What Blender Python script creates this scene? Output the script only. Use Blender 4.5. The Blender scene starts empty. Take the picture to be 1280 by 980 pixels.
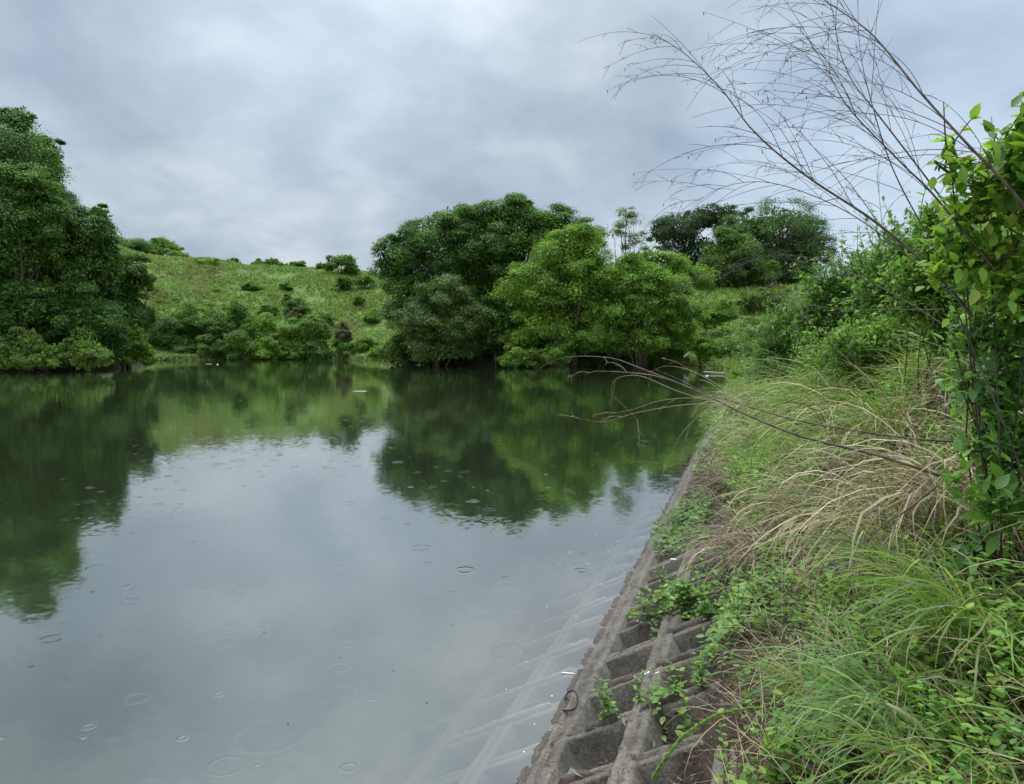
import bpy, math
import numpy as np
from mathutils import Vector
R = math.radians
rng = np.random.default_rng(7)
C = bpy.context.scene.collection
S = bpy.context.scene

# ---------------------------------------------------------------- camera
CH = 2.4; F = 961.0; PITCH = 4.28
cam = bpy.data.cameras.new('camera'); cam.lens = 36*F/1280; cam.sensor_width = 36
cam.clip_start = 0.05; cam.clip_end = 3000
co = bpy.data.objects.new('camera', cam); C.objects.link(co)
co.location = (0, 0, CH); co.rotation_euler = (R(90-PITCH), 0, 0)
S.camera = co
S.render.resolution_x, S.render.resolution_y = 1024, 784

# ---------------------------------------------------------------- sky, sun, exposure
SUN_EL, SUN_AZ = 66, -62          # azimuth from +Y towards +X
w = bpy.data.worlds.new('World'); S.world = w; w.use_nodes = True
nt = w.node_tree; N = nt.nodes; L = nt.links; N.clear()
def nd(tree, kind, **kw):
    n = tree.nodes.new(kind)
    for k, v in kw.items():
        if k in ('inputs',):
            for a, b in v.items(): n.inputs[a].default_value = b
        else: setattr(n, k, v)
    return n
def mth(tree, op, a, b=None, clamp=False):
    n = tree.nodes.new('ShaderNodeMath'); n.operation = op; n.use_clamp = clamp
    for i, v in enumerate((a, b)):
        if v is None: continue
        if isinstance(v, (int, float)): n.inputs[i].default_value = v
        else: tree.links.new(v, n.inputs[i])
    return n.outputs[0]
def ramp(tree, fac, stops):
    n = tree.nodes.new('ShaderNodeValToRGB'); e = n.color_ramp.elements
    while len(e) < len(stops): e.new(0.5)
    for el, (p, c) in zip(e, stops):
        el.position = p; el.color = (*c, 1) if len(c) == 3 else c
    if fac is not None: tree.links.new(fac, n.inputs[0])
    return n.outputs[0]
def mixc(tree, fac, a, b, mode='MIX'):
    n = tree.nodes.new('ShaderNodeMix'); n.data_type = 'RGBA'; n.blend_type = mode
    for i, v in ((0, fac), (6, a), (7, b)):
        if isinstance(v, (int, float)): n.inputs[i].default_value = v
        elif isinstance(v, tuple): n.inputs[i].default_value = (*v, 1)
        else: tree.links.new(v, n.inputs[i])
    return n.outputs[2]
def noise(tree, vec, scale, detail=4, rough=0.5, dist=0.0):
    n = tree.nodes.new('ShaderNodeTexNoise'); n.inputs['Scale'].default_value = scale
    n.inputs['Detail'].default_value = detail; n.inputs['Roughness'].default_value = rough
    n.inputs['Distortion'].default_value = dist
    if vec is not None: tree.links.new(vec, n.inputs['Vector'])
    return n.outputs['Fac']
tc = N.new('ShaderNodeTexCoord')
sky = N.new('ShaderNodeTexSky'); sky.sky_type = 'NISHITA'; sky.sun_disc = False
sky.sun_elevation = R(SUN_EL); sky.sun_rotation = R(SUN_AZ); sky.dust_density = 3
sk = mixc(nt, 1.0, sky.outputs[0], (0.08, 0.08, 0.08), 'MULTIPLY')
sep = N.new('ShaderNodeSeparateXYZ'); L.new(tc.outputs['Generated'], sep.inputs[0])
zz = mth(nt, 'ADD', mth(nt, 'MAXIMUM', sep.outputs[2], 0.0), 0.42)
px_ = mth(nt, 'DIVIDE', sep.outputs[0], zz); py_ = mth(nt, 'DIVIDE', sep.outputs[1], zz)
cmb = N.new('ShaderNodeCombineXYZ'); L.new(px_, cmb.inputs[0]); L.new(py_, cmb.inputs[1]); cmb.inputs[2].default_value = 3.7
n1 = noise(nt, cmb.outputs[0], 1.5, 5, 0.55, 0.25)
n2 = noise(nt, cmb.outputs[0], 4.2, 5, 0.55, 0.35)
cf = mth(nt, 'ADD', mth(nt, 'MULTIPLY', n1, 0.76), mth(nt, 'MULTIPLY', n2, 0.24))
cloud = ramp(nt, cf, [(0.36, (0.20, 0.25, 0.32)), (0.48, (0.275, 0.33, 0.395)), (0.56, (0.355, 0.405, 0.465)), (0.68, (0.48, 0.53, 0.57))])
def lobe(az, el, width):            # a broad brighter / darker area of cloud round one direction
    d = N.new('ShaderNodeVectorMath'); d.operation = 'DOT_PRODUCT'; L.new(tc.outputs['Generated'], d.inputs[0])
    d.inputs[1].default_value = (math.sin(R(az))*math.cos(R(el)), math.cos(R(az))*math.cos(R(el)), math.sin(R(el)))
    c = math.cos(R(width))
    n = N.new('ShaderNodeMapRange'); n.interpolation_type = 'SMOOTHSTEP'
    L.new(d.outputs['Value'], n.inputs[0]); n.inputs[1].default_value = c; n.inputs[2].default_value = 1.0
    return n.outputs[0]
gain = mth(nt, 'ADD', 1.0, 0.0)
for az, el, wd, amt in ((-14, 21, 15, 0.16), (26, 10, 18, 0.28), (-22, 9, 12, -0.12), (7, 17, 9, -0.08), (26, 21, 10, -0.06), (-6, 6, 13, -0.13), (-33, 26, 8, -0.15), (0, 85, 64, 3.6)):
    gain = mth(nt, 'ADD', gain, mth(nt, 'MULTIPLY', lobe(az, el, wd), amt))
gn = N.new('ShaderNodeVectorMath'); gn.operation = 'SCALE'; L.new(cloud, gn.inputs[0]); L.new(gain, gn.inputs['Scale'])
skyc = mixc(nt, 0.96, sk, gn.outputs[0])
bg1 = N.new('ShaderNodeBackground'); L.new(skyc, bg1.inputs[0]); bg1.inputs[1].default_value = 1.0
out = N.new('ShaderNodeOutputWorld'); L.new(bg1.outputs[0], out.inputs[0])
sl = bpy.data.lights.new('sun', 'SUN'); sl.energy = 1.5; sl.angle = R(30); sl.color = (1, 0.97, 0.9)
so = bpy.data.objects.new('sun', sl); C.objects.link(so)
sd = Vector((math.sin(R(SUN_AZ))*math.cos(R(SUN_EL)), math.cos(R(SUN_AZ))*math.cos(R(SUN_EL)), math.sin(R(SUN_EL))))
so.rotation_euler = sd.to_track_quat('Z', 'Y').to_euler()
S.view_settings.view_transform = 'Standard'; S.view_settings.look = 'None'
S.view_settings.exposure = 0.85; S.view_settings.gamma = 1; S.view_settings.use_curve_mapping = False
S.cycles.use_denoising = True
S.cycles.max_bounces = 6; S.cycles.diffuse_bounces = 3; S.cycles.glossy_bounces = 3
S.cycles.transmission_bounces = 4; S.cycles.volume_bounces = 1; S.cycles.transparent_max_bounces = 12
S.cycles.use_adaptive_sampling = True; S.cycles.adaptive_threshold = 0.02

# ---------------------------------------------------------------- picture -> place
cp, sp = math.cos(R(PITCH)), math.sin(R(PITCH))
def ray(px, py):
    a = (px-640)/F; b = (490-py)/F
    return np.array([a, cp+b*sp, -sp+b*cp])
def at(px, py, Y):
    d = ray(px, py); return np.array([0, 0, CH]) + d*(Y/d[1])
def ong(px, py, z=0.0):
    d = ray(px, py); return np.array([0, 0, CH]) + d*((z-CH)/d[2])
HD = 17.7; TH = R(27.3)
T2 = np.array([math.sin(R(HD)), math.cos(R(HD))]); N2 = np.array([T2[1], -T2[0]])
P0 = ong(652, 980)[:2]
def tu(x, y):
    dx, dy = x-P0[0], y-P0[1]
    return dx*T2[0]+dy*T2[1], dx*N2[0]+dy*N2[1]
def xy(t, u): return P0[0]+t*T2[0]+u*N2[0], P0[1]+t*T2[1]+u*N2[1]
SL = math.tan(TH)

def sstep(a, b, x):
    k = np.clip((x-a)/(b-a), 0, 1); return k*k*(3-2*k)
def hsh(ix, iy, s):
    v = np.sin(ix*127.1+iy*311.7+s*74.7)*43758.5453; return v-np.floor(v)
def vn(x, y, s=0):
    ix, iy = np.floor(x), np.floor(y); fx, fy = x-ix, y-iy
    fx = fx*fx*(3-2*fx); fy = fy*fy*(3-2*fy)
    a, b, c, d = hsh(ix, iy, s), hsh(ix+1, iy, s), hsh(ix, iy+1, s), hsh(ix+1, iy+1, s)
    return (a*(1-fx)+b*fx)*(1-fy)+(c*(1-fx)+d*fx)*fy-0.5
def fbm(x, y, s=0, o=4):
    r = 0; a = 1; f = 1
    for k in range(o): r = r+a*vn(x*f, y*f, s+k*3.1); a *= .5; f *= 2.03
    return r

# shoreline, starting behind the camera along the concrete slope
_s = [xy(-30, 0), xy(0, 0), xy(36, 0)]
poly = [np.array(p) for p in _s] + [ong(*p)[:2] for p in
  ((926, 466), (905, 462), (868, 457), (800, 456.5), (700, 457), (640, 458), (560, 457), (520, 455), (492, 452), (430, 449.5), (300, 449), (195, 451), (188, 456), (150, 459), (100, 461), (40, 463), (0, 465))]
poly += [np.array(p) for p in ((-45, 40), (-62, 15), (-66, -30))]
POLY = np.array(poly)
def shore(x, y):
    x = np.asarray(x, float); y = np.asarray(y, float)
    dmin = np.full(x.shape, 1e9); ins = np.zeros(x.shape, bool)
    n = len(POLY)
    for i in range(n):
        a, b = POLY[i], POLY[(i+1) % n]
        e = b-a; px, py = x-a[0], y-a[1]
        k = np.clip((px*e[0]+py*e[1])/(e@e), 0, 1)
        dmin = np.minimum(dmin, np.hypot(px-k*e[0], py-k*e[1]))
        c = ((a[1] > y) != (b[1] > y))
        with np.errstate(divide='ignore', invalid='ignore'):
            xi = (b[0]-a[0])*(y-a[1])/(b[1]-a[1]+1e-12)+a[0]
        ins ^= c & (x < xi)
    return np.where(ins, -dmin, dmin)
def cedge(t): return np.interp(t, [3, 7, 12, 40], [.86, .50, .20, .12])   # how far up the slope the soil cover begins
def H(x, y):
    x = np.asarray(x, float); y = np.asarray(y, float)
    D = shore(x, y); t, u = tu(x, y)
    az = np.where(y > 4, 640+F*x/np.maximum(y, 4), np.where(x > 0, 1600, -600))
    top = np.interp(az, [-600, 0, 150, 190, 300, 390, 470, 600, 800, 880, 960, 1100, 1600], [15, 15, 12.6, 11.9, 11.6, 10.6, 9.8, 9.5, 9, 8.5, 7.6, 6.5, 5])
    run = np.interp(az, [0, 190, 470, 700, 860, 960], [22, 30, 28, 24, 30, 30])
    Dp = np.maximum(D, 0)
    hill = top*np.clip(sstep(-.05, 1.0, Dp/run)-.0066, 0, 1) + .3*sstep(0, .5, Dp)
    hill = hill + fbm(x/7, y/7, 3)*1.0*sstep(1, 9, Dp) + fbm(x/1.6, y/1.6, 5)*.25*sstep(.5, 3, Dp)
    cover = sstep(.85, 1.3, u-cedge(t)+.95+fbm(x/.9, y/.9, 8)*.45)
    bank = SL*np.minimum(u, 6.2) + np.maximum(u-6.2, 0)*.05 - .26*(1-cover) + .06*cover
    bank = bank + fbm(x/.7, y/.7, 9, 5)*.16*cover + fbm(x/3, y/3, 2)*.35*sstep(1.6, 4, u) + .42*np.clip(u-1.5, 0, 4.5)
    bed = np.maximum(-.5*np.maximum(-D, 0), -3.2) - .1
    wB = 1-sstep(40, 56, t)
    bedb = np.maximum(SL*np.minimum(u, 0), -3.2) - .26
    bed = np.where(wB > 0, np.minimum(bed*(1-wB)+bedb*wB, bed+.0), bed)
    land = hill*(1-wB)+bank*wB
    wl = np.where(u > -3, 1, 0)
    land = np.where((wl == 0), hill, land)
    k = sstep(-.15, .25, D)
    bankzone = (wB > .5) & (u > -4) & (u < 3)
    return np.where(bankzone, np.where(D < 0, bedb, land), bed*(1-k)+land*k)
def H1(x, y): return float(H(np.array([x]), np.array([y]))[0])

# ---------------------------------------------------------------- materials
M = {}
def mat(name):
    m = bpy.data.materials.new(name); m.use_nodes = True; m.node_tree.nodes.clear()
    M[name] = m; return m, m.node_tree
def bsdf(t, col, rough=0.6, bump=None, spec=0.3):
    p = t.nodes.new('ShaderNodeBsdfPrincipled')
    if isinstance(col, tuple): p.inputs['Base Color'].default_value = (*col, 1)
    else: t.links.new(col, p.inputs['Base Color'])
    if isinstance(rough, (int, float)): p.inputs['Roughness'].default_value = rough
    else: t.links.new(rough, p.inputs['Roughness'])
    p.inputs['Specular IOR Level'].default_value = spec
    if bump is not None: t.links.new(bump, p.inputs['Normal'])
    return p
def outm(t, sh, vol=None):
    o = t.nodes.new('ShaderNodeOutputMaterial'); t.links.new(sh, o.inputs[0])
    if vol is not None: t.links.new(vol, o.inputs[1])
def bumpn(t, h, strength, dist=1.0):
    b = t.nodes.new('ShaderNodeBump'); b.inputs['Strength'].default_value = strength; b.inputs['Distance'].default_value = dist
    t.links.new(h, b.inputs['Height']); return b.outputs[0]
def leafmat(name, rough, trans, spec):
    m, t = mat(name)
    a = nd(t, 'ShaderNodeAttribute', attribute_name='col')
    p = bsdf(t, a.outputs['Color'], rough, None, spec)
    tr = t.nodes.new('ShaderNodeBsdfTranslucent')
    t.links.new(mixc(t, 1.0, a.outputs['Color'], (1.25, 1.35, .6), 'MULTIPLY'), tr.inputs[0])
    mx = t.nodes.new('ShaderNodeMixShader'); mx.inputs[0].default_value = trans
    t.links.new(p.outputs[0], mx.inputs[1]); t.links.new(tr.outputs[0], mx.inputs[2])
    outm(t, mx.outputs[0])
leafmat('leaf', 0.55, 0.30, 0.25)
leafmat('wet_leaf', 0.42, 0.46, 0.35)
leafmat('dry', 0.75, 0.12, 0.2)
m, t = mat('bark')
g = t.nodes.new('ShaderNodeTexCoord'); nn = noise(t, g.outputs['Object'], 6, 5, .6)
outm(t, bsdf(t, ramp(t, nn, [(.3, (.035, .028, .02)), (.7, (.11, .095, .075))]), .9, bumpn(t, nn, .5, .05)).outputs[0])
def stemmat(name, a, b):
    m, t = mat(name)
    g = t.nodes.new('ShaderNodeTexCoord'); nn = noise(t, g.outputs['Object'], 25, 3, .6)
    outm(t, bsdf(t, ramp(t, nn, [(.35, a), (.65, b)]), .7).outputs[0])
stemmat('dead_stem', (.045, .03, .025), (.13, .095, .075))
stemmat('purple_twig', (.045, .028, .032), (.10, .065, .068))
stemmat('tan_twig', (.22, .16, .10), (.36, .28, .19))
stemmat('green_stem', (.05, .09, .02), (.10, .15, .04))
# ground
m, t = mat('ground')
g = t.nodes.new('ShaderNodeTexCoord'); O = g.outputs['Object']
a = nd(t, 'ShaderNodeAttribute', attribute_name='col')
nA = noise(t, O, .35, 5, .6); nB = noise(t, O, 14, 6, .65)
c = mixc(t, 1.0, a.outputs['Color'], ramp(t, nB, [(.3, (.45, .45, .45)), (.7, (1.5, 1.5, 1.5))]), 'MULTIPLY')
c = mixc(t, 1.0, c, ramp(t, nA, [(.35, (.8, .9, .85)), (.65, (1.2, 1.1, 1.1))]), 'MULTIPLY')
outm(t, bsdf(t, c, .9, bumpn(t, nB, .9, .05), .15).outputs[0])
# concrete
def concrete(name, tint, silt):
    m, t = mat(name)
    g = t.nodes.new('ShaderNodeTexCoord'); O = g.outputs['Object']
    n1 = noise(t, O, 3.0, 5, .6, .3); n2 = noise(t, O, 60, 4, .7); n3 = noise(t, O, 9, 6, .7)
    base = ramp(t, n1, [(.32, tuple(v*.55 for v in tint)), (.5, tint), (.72, tuple(v*1.35 for v in tint))])
    sp_ = ramp(t, n2, [(.38, (.55, .55, .55)), (.55, (1, 1, 1)), (.72, (1.7, 1.65, 1.6))])
    c = mixc(t, 1.0, base, sp_, 'MULTIPLY')
    moss = ramp(t, n3, [(.50, (0, 0, 0)), (.64, (1, 1, 1))])
    c = mixc(t, mth(t, 'MULTIPLY', moss, .6), c, (.045, .042, .03))
    ps = t.nodes.new('ShaderNodeNewGeometry'); sz_ = t.nodes.new('ShaderNodeSeparateXYZ'); t.links.new(ps.outputs['Position'], sz_.inputs[0])
    wl = t.nodes.new('ShaderNodeMapRange'); t.links.new(sz_.outputs[2], wl.inputs[0]); wl.inputs[1].default_value = .0; wl.inputs[2].default_value = -.05
    c = mixc(t, wl.outputs[0], c, silt)                    # pale silt lies on everything below the waterline
    ht = mth(t, 'ADD', mth(t, 'MULTIPLY', n2, .5), n3)
    outm(t, bsdf(t, c, ramp(t, n1, [(.4, (.55,)*3), (.6, (.85,)*3)]), bumpn(t, ht, .8, .012), .35).outputs[0])
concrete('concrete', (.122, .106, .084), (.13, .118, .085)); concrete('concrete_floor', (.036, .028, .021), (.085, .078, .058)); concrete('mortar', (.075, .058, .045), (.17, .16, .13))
# water
m, t = mat('water')
g = t.nodes.new('ShaderNodeTexCoord'); O = g.outputs['Object']
def rings(scale, density, seed, rmax, wid):
    mp = t.nodes.new('ShaderNodeMapping'); t.links.new(O, mp.inputs[0]); mp.inputs['Location'].default_value = (seed, seed*.7, 0)
    v = t.nodes.new('ShaderNodeTexVoronoi'); v.voronoi_dimensions = '2D'; v.inputs['Scale'].default_value = scale
    v.inputs['Randomness'].default_value = .8
    t.links.new(mp.outputs[0], v.inputs['Vector'])
    s = t.nodes.new('ShaderNodeSeparateColor'); t.links.new(v.outputs['Color'], s.inputs[0])
    r0 = mth(t, 'MULTIPLY', s.outputs[0], rmax)
    d = mth(t, 'DIVIDE', mth(t, 'SUBTRACT', v.outputs['Distance'], r0), wid)
    env = mth(t, 'EXPONENT', mth(t, 'MULTIPLY', mth(t, 'MULTIPLY', d, d), -1.0))
    wv = mth(t, 'MULTIPLY', env, mth(t, 'SINE', mth(t, 'MULTIPLY', d, 3.2)))
    act = mth(t, 'LESS_THAN', s.outputs[1], density)
    fade = mth(t, 'SUBTRACT', 1.05, s.outputs[0])
    amp = mth(t, 'MULTIPLY', mth(t, 'MULTIPLY', wv, act), mth(t, 'MULTIPLY', fade, .12))
    sv = t.nodes.new('ShaderNodeVectorMath'); sv.operation = 'SUBTRACT'; t.links.new(mp.outputs[0], sv.inputs[0]); t.links.new(v.outputs['Position'], sv.inputs[1])
    fl = t.nodes.new('ShaderNodeVectorMath'); fl.operation = 'MULTIPLY'; t.links.new(sv.outputs[0], fl.inputs[0]); fl.inputs[1].default_value = (1, 1, 0)
    nv = t.nodes.new('ShaderNodeVectorMath'); nv.operation = 'NORMALIZE'; t.links.new(fl.outputs[0], nv.inputs[0])
    sc = t.nodes.new('ShaderNodeVectorMath'); sc.operation = 'SCALE'; t.links.new(nv.outputs[0], sc.inputs[0]); t.links.new(amp, sc.inputs['Scale'])
    return sc.outputs[0]
def vadd(a, b):
    n = t.nodes.new('ShaderNodeVectorMath'); n.operation = 'ADD'; t.links.new(a, n.inputs[0])
    if isinstance(b, tuple): n.inputs[1].default_value = b
    else: t.links.new(b, n.inputs[1])
    return n.outputs[0]
def slopes(scale, amp, det):       # small slopes of the moving surface
    n = t.nodes.new('ShaderNodeTexNoise'); n.inputs['Scale'].default_value = scale; n.inputs['Detail'].default_value = det; t.links.new(O, n.inputs['Vector'])
    a = vadd(n.outputs['Color'], (-.5, -.5, -.5)); k = t.nodes.new('ShaderNodeVectorMath'); k.operation = 'MULTIPLY'
    t.links.new(a, k.inputs[0]); k.inputs[1].default_value = (amp, amp, 0); return k.outputs[0]
gm = t.nodes.new('ShaderNodeNewGeometry')
tot = vadd(rings(1.5, .16, 1.3, .22, .022), rings(.8, .16, 7.7, .20, .014))
tot = vadd(tot, rings(2.4, .22, 3.1, .30, .05)); tot = vadd(tot, rings(1.9, .25, 23.1, .25, .04)); tot = vadd(tot, rings(.95, .24, 41.7, .17, .040)); tot = vadd(tot, rings(.6, .25, 67.7, .13, .028)); tot = vadd(tot, slopes(1.3, .010, 2)); tot = vadd(tot, slopes(12, .028, 2))
tot = vadd(tot, (0, 0, 1)); nm_ = t.nodes.new('ShaderNodeVectorMath'); nm_.operation = 'NORMALIZE'; t.links.new(tot, nm_.inputs[0]); bm_ = nm_.outputs[0]
dt_ = t.nodes.new('ShaderNodeVectorMath'); dt_.operation = 'DOT_PRODUCT'; t.links.new(bm_, dt_.inputs[0]); t.links.new(gm.outputs['Incoming'], dt_.inputs[1])
fac_ = mth(t, 'ADD', .05, mth(t, 'MULTIPLY', mth(t, 'POWER', mth(t, 'SUBTRACT', 1.0, mth(t, 'ABSOLUTE', dt_.outputs['Value']), True), 2.15), .94), True)
gl = t.nodes.new('ShaderNodeBsdfGlossy'); gl.inputs['Roughness'].default_value = .05; t.links.new(bm_, gl.inputs['Normal'])
gl.inputs[0].default_value = (1, .99, .955, 1)
tp = t.nodes.new('ShaderNodeBsdfTransparent')
mx = t.nodes.new('ShaderNodeMixShader'); t.links.new(fac_, mx.inputs[0])
t.links.new(tp.outputs[0], mx.inputs[1]); t.links.new(gl.outputs[0], mx.inputs[2])
vo = t.nodes.new('ShaderNodeVolumePrincipled')
vo.inputs['Color'].default_value = (.085, .12, .06, 1); vo.inputs['Density'].default_value = 1.1
vo.inputs['Absorption Color'].default_value = (0, 0, 0, 1)
outm(t, mx.outputs[0], vo.outputs[0])
m.cycles.homogeneous_volume = True if hasattr(m, 'cycles') else None
m, t = mat('white_plastic'); outm(t, bsdf(t, (.75, .76, .74), .4).outputs[0])
m, t = mat('foam'); outm(t, bsdf(t, (.40, .46, .46), .6).outputs[0])
m, t = mat('rusty_iron'); outm(t, bsdf(t, (.035, .022, .02), .8).outputs[0])
m, t = mat('weathered_wood'); outm(t, bsdf(t, (.2, .18, .15), .8).outputs[0])

# ---------------------------------------------------------------- mesh helpers
def build(name, V, faces, material, parent=None, col=None, smooth=False):
    """faces: list of (n,k) int arrays of one size each"""
    me = bpy.data.meshes.new(name)
    if not isinstance(faces, list): faces = [faces]
    faces = [np.asarray(f, np.int32) for f in faces if len(f)]
    V = np.asarray(V, np.float32)
    me.vertices.add(len(V)); me.vertices.foreach_set('co', V.ravel())
    loops = np.concatenate([f.ravel() for f in faces]); tot = np.concatenate([np.full(len(f), f.shape[1]) for f in faces])
    st = np.concatenate([[0], np.cumsum(tot)[:-1]]).astype(np.int32)
    me.loops.add(len(loops)); me.loops.foreach_set('vertex_index', loops)
    me.polygons.add(len(tot)); me.polygons.foreach_set('loop_start', st)
    me.update(calc_edges=True); me.validate()
    if col is not None:
        at_ = me.attributes.new('col', 'FLOAT_COLOR', 'POINT')
        c4 = np.ones((len(V), 4), np.float32); c4[:, :3] = col; at_.data.foreach_set('color', c4.ravel())
    if smooth: me.polygons.foreach_set('use_smooth', np.ones(len(tot), bool))
    me.materials.append(M[material])
    o = bpy.data.objects.new(name, me); C.objects.link(o)
    if parent is not None: o.parent = parent
    return o
def tag(o, label=None, cat=None, group=None, kind=None):
    if label: o['label'] = label
    if cat: o['category'] = cat
    if group: o['group'] = group
    if kind: o['kind'] = kind
    return o
def thing(name, label, cat, loc=(0, 0, 0), group=None):
    o = bpy.data.objects.new(name, None); C.objects.link(o); o.location = loc; o.empty_display_size = .1
    return tag(o, label, cat, group)
def copy_tree(o, loc, rz, sc, label, group=None):
    c = o.copy(); C.objects.link(c); c.location = loc; c.rotation_euler = (0, 0, rz); c.scale = (sc,)*3
    c['label'] = label
    if group: c['group'] = group
    for ch in o.children:
        d = ch.copy(); C.objects.link(d); d.parent = c
    return c
def unit(v): return v/np.maximum(np.linalg.norm(v, axis=-1, keepdims=True), 1e-9)
def rsph(n):
    return unit(rng.normal(size=(n, 3)))
FAR_V = np.array([(0, 0, 0), (.45, .5, .14), (1, 0, -.08), (.45, -.5, .14)]); FAR_F = [np.array([(0, 2, 1), (0, 3, 2)])]
NEAR_V = np.array([(0, 0, 0), (.35, 0, -.02), (.7, 0, -.05), (1, 0, -.15), (.10, .26, .05), (.36, .5, .09), (.70, .34, .02), (.10, -.26, .05), (.36, -.5, .09), (.70, -.34, .02)])
NEAR_F = [np.array([(0, 1, 5, 4), (1, 2, 6, 5), (0, 7, 8, 1), (1, 8, 9, 2)]), np.array([(2, 3, 6), (2, 9, 3)])]
def leaves(name, pos, ax, nor, ln, wd, col, material, parent=None, near=False):
    TV, TF = (NEAR_V, NEAR_F) if near else (FAR_V, FAR_F)
    n = len(pos); ax = unit(ax); side = unit(np.cross(nor, ax)); nor = np.cross(ax, side)
    ln = np.broadcast_to(ln, (n,)); wd = np.broadcast_to(wd, (n,))
    V = pos[:, None]+ax[:, None]*(TV[:, 0]*ln[:, None])[..., None]+side[:, None]*(TV[:, 1]*wd[:, None])[..., None]+nor[:, None]*(TV[:, 2]*wd[:, None])[..., None]
    k = len(TV); off = (np.arange(n)*k)[:, None, None]
    Fs = [(f[None]+off).reshape(-1, f.shape[1]) for f in TF]
    return build(name, V.reshape(-1, 3), Fs, material, parent, np.repeat(col, k, axis=0), smooth=near)
def blades(name, base, out, length, width, droop, col, material, parent=None, K=5, lift=1.0, tipcol=None):
    """curved strips: start going up (lift) and lean to 'out' more and more"""
    n = len(base); s = np.linspace(0, 1, K+1)
    out = unit(out*np.array([1, 1, 0])); up = np.array([0, 0, 1.0])
    ang0 = np.broadcast_to(lift, (n,))[:, None]; ang = ang0 - np.broadcast_to(droop, (n,))[:, None]*s[None]**1.3   # angle above ground in rad
    st = (np.broadcast_to(length, (n,))/K)[:, None]
    dx = np.cos(ang)*st; dz = np.sin(ang)*st
    X = np.concatenate([np.zeros((n, 1)), np.cumsum(dx[:, 1:], 1)], 1); Z = np.concatenate([np.zeros((n, 1)), np.cumsum(dz[:, 1:], 1)], 1)
    Pm = base[:, None]+out[:, None]*X[..., None]+up*Z[..., None]
    side = np.cross(out, up)[:, None]
    tot_ = np.broadcast_to(length, (n,))[:, None]; dv = tot_*(rng.normal(size=(n, 1))*.22*s[None]**2+np.cumsum(rng.normal(size=(n, K+1))*.018, 1))
    Pm = Pm+side*dv[..., None]
    wob = unit(side+rng.normal(size=(n, 1, 3))*.45)
    W = np.broadcast_to(width, (n,))[:, None]*np.interp(s, [0, .25, .7, 1], [.6, 1, .75, .04])[None]
    V = np.stack([Pm-wob*W[..., None]/2, Pm+wob*W[..., None]/2], 2).reshape(-1, 3)
    i = np.arange(K)*2; q = np.stack([i, i+1, i+3, i+2], 1)
    Fq = (q[None]+(np.arange(n)*(K+1)*2)[:, None, None]).reshape(-1, 4)
    cc = np.repeat(col[:, None], K+1, 1)
    if tipcol is not None: cc = cc*(1-s[None, :, None]**2*.7)+tipcol*(s[None, :, None]**2*.7)
    return build(name, V, Fq, material, parent, np.repeat(cc, 2, 1).reshape(-1, 3), smooth=True)
def tube_geo(paths, sides=5):
    Vs, Fs, off = [], [], 0
    for pts, r in paths:
        P = np.asarray(pts, float); n = len(P); r = np.interp(np.linspace(0, 1, n), np.linspace(0, 1, len(r)), r)
        tg = unit(np.gradient(P, axis=0)); ref = np.array([.31, .17, .93]); a = unit(np.cross(tg, ref)); b = np.cross(tg, a)
        th = np.arange(sides)*2*math.pi/sides
        V = P[:, None]+(a[:, None]*np.cos(th)[None, :, None]+b[:, None]*np.sin(th)[None, :, None])*r[:, None, None]
        Vs.append(V.reshape(-1, 3))
        i = np.arange(n-1)[:, None]*sides; j = np.arange(sides)[None]; j2 = (j+1) % sides
        Fs.append((np.stack([i+j, i+j2, i+sides+j2, i+sides+j], -1).reshape(-1, 4))+off); off += n*sides
    return np.concatenate(Vs), np.concatenate(Fs)
def tubes(name, paths, material, parent=None, sides=5):
    V, Fq = tube_geo(paths, sides); return build(name, V, Fq, material, parent, smooth=True)
def spline(pts, n=24):
    P = np.asarray(pts, float); m = len(P)
    s = np.linspace(0, m-1, n); i = np.clip(s.astype(int), 0, m-2); f = (s-i)[:, None]
    p0 = P[np.maximum(i-1, 0)]; p1 = P[i]; p2 = P[i+1]; p3 = P[np.minimum(i+2, m-1)]
    return .5*((2*p1)+(-p0+p2)*f+(2*p0-5*p1+4*p2-p3)*f*f+(-p0+3*p1-3*p2+p3)*f**3)
def colors(n, base, var=.25, hue=.12):
    b = np.array(base)[None]*(1+rng.normal(size=(n, 1))*var)
    b = b*(1+rng.normal(size=(n, 3))*np.array([hue, hue*.3, hue]))
    return np.clip(b, .004, .9)
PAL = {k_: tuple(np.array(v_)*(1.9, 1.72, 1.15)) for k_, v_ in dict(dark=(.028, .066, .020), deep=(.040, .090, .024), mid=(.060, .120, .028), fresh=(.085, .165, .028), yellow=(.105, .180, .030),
           grey=(.085, .115, .062), pine=(.022, .048, .022), blue=(.05, .115, .06), brown=(.050, .050, .034)).items()}

# ---------------------------------------------------------------- the setting
def axisgrid(c, a, k, n):
    s = np.linspace(-1, 1, n); return c+a*np.sinh(k*s)
gx, gy = axisgrid(2.5, 5, 5.3, 460), axisgrid(5, 6, 5.3, 460)
X, Y = np.meshgrid(gx, gy, indexing='ij'); Z = H(X.ravel(), Y.ravel()).reshape(X.shape)
n = len(gx); idx = np.arange(n*n).reshape(n, n)
Fq = np.stack([idx[:-1, :-1], idx[1:, :-1], idx[1:, 1:], idx[:-1, 1:]], -1).reshape(-1, 4)
tt, uu = tu(X.ravel(), Y.ravel()); Dd = shore(X.ravel(), Y.ravel())
soil = np.array([.045, .030, .022]); sod = np.array([.11, .17, .04]); mud = np.array([.035, .04, .024]); straw = np.array([.13, .145, .06])
k = (sstep(6, 14, tt)*.75+sstep(40, 60, tt)*.25)[:, None]; k = np.where((Dd > 3)[:, None] & (uu < 0)[:, None], 1, k)
gc = soil*(1-k)+sod*k
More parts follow.
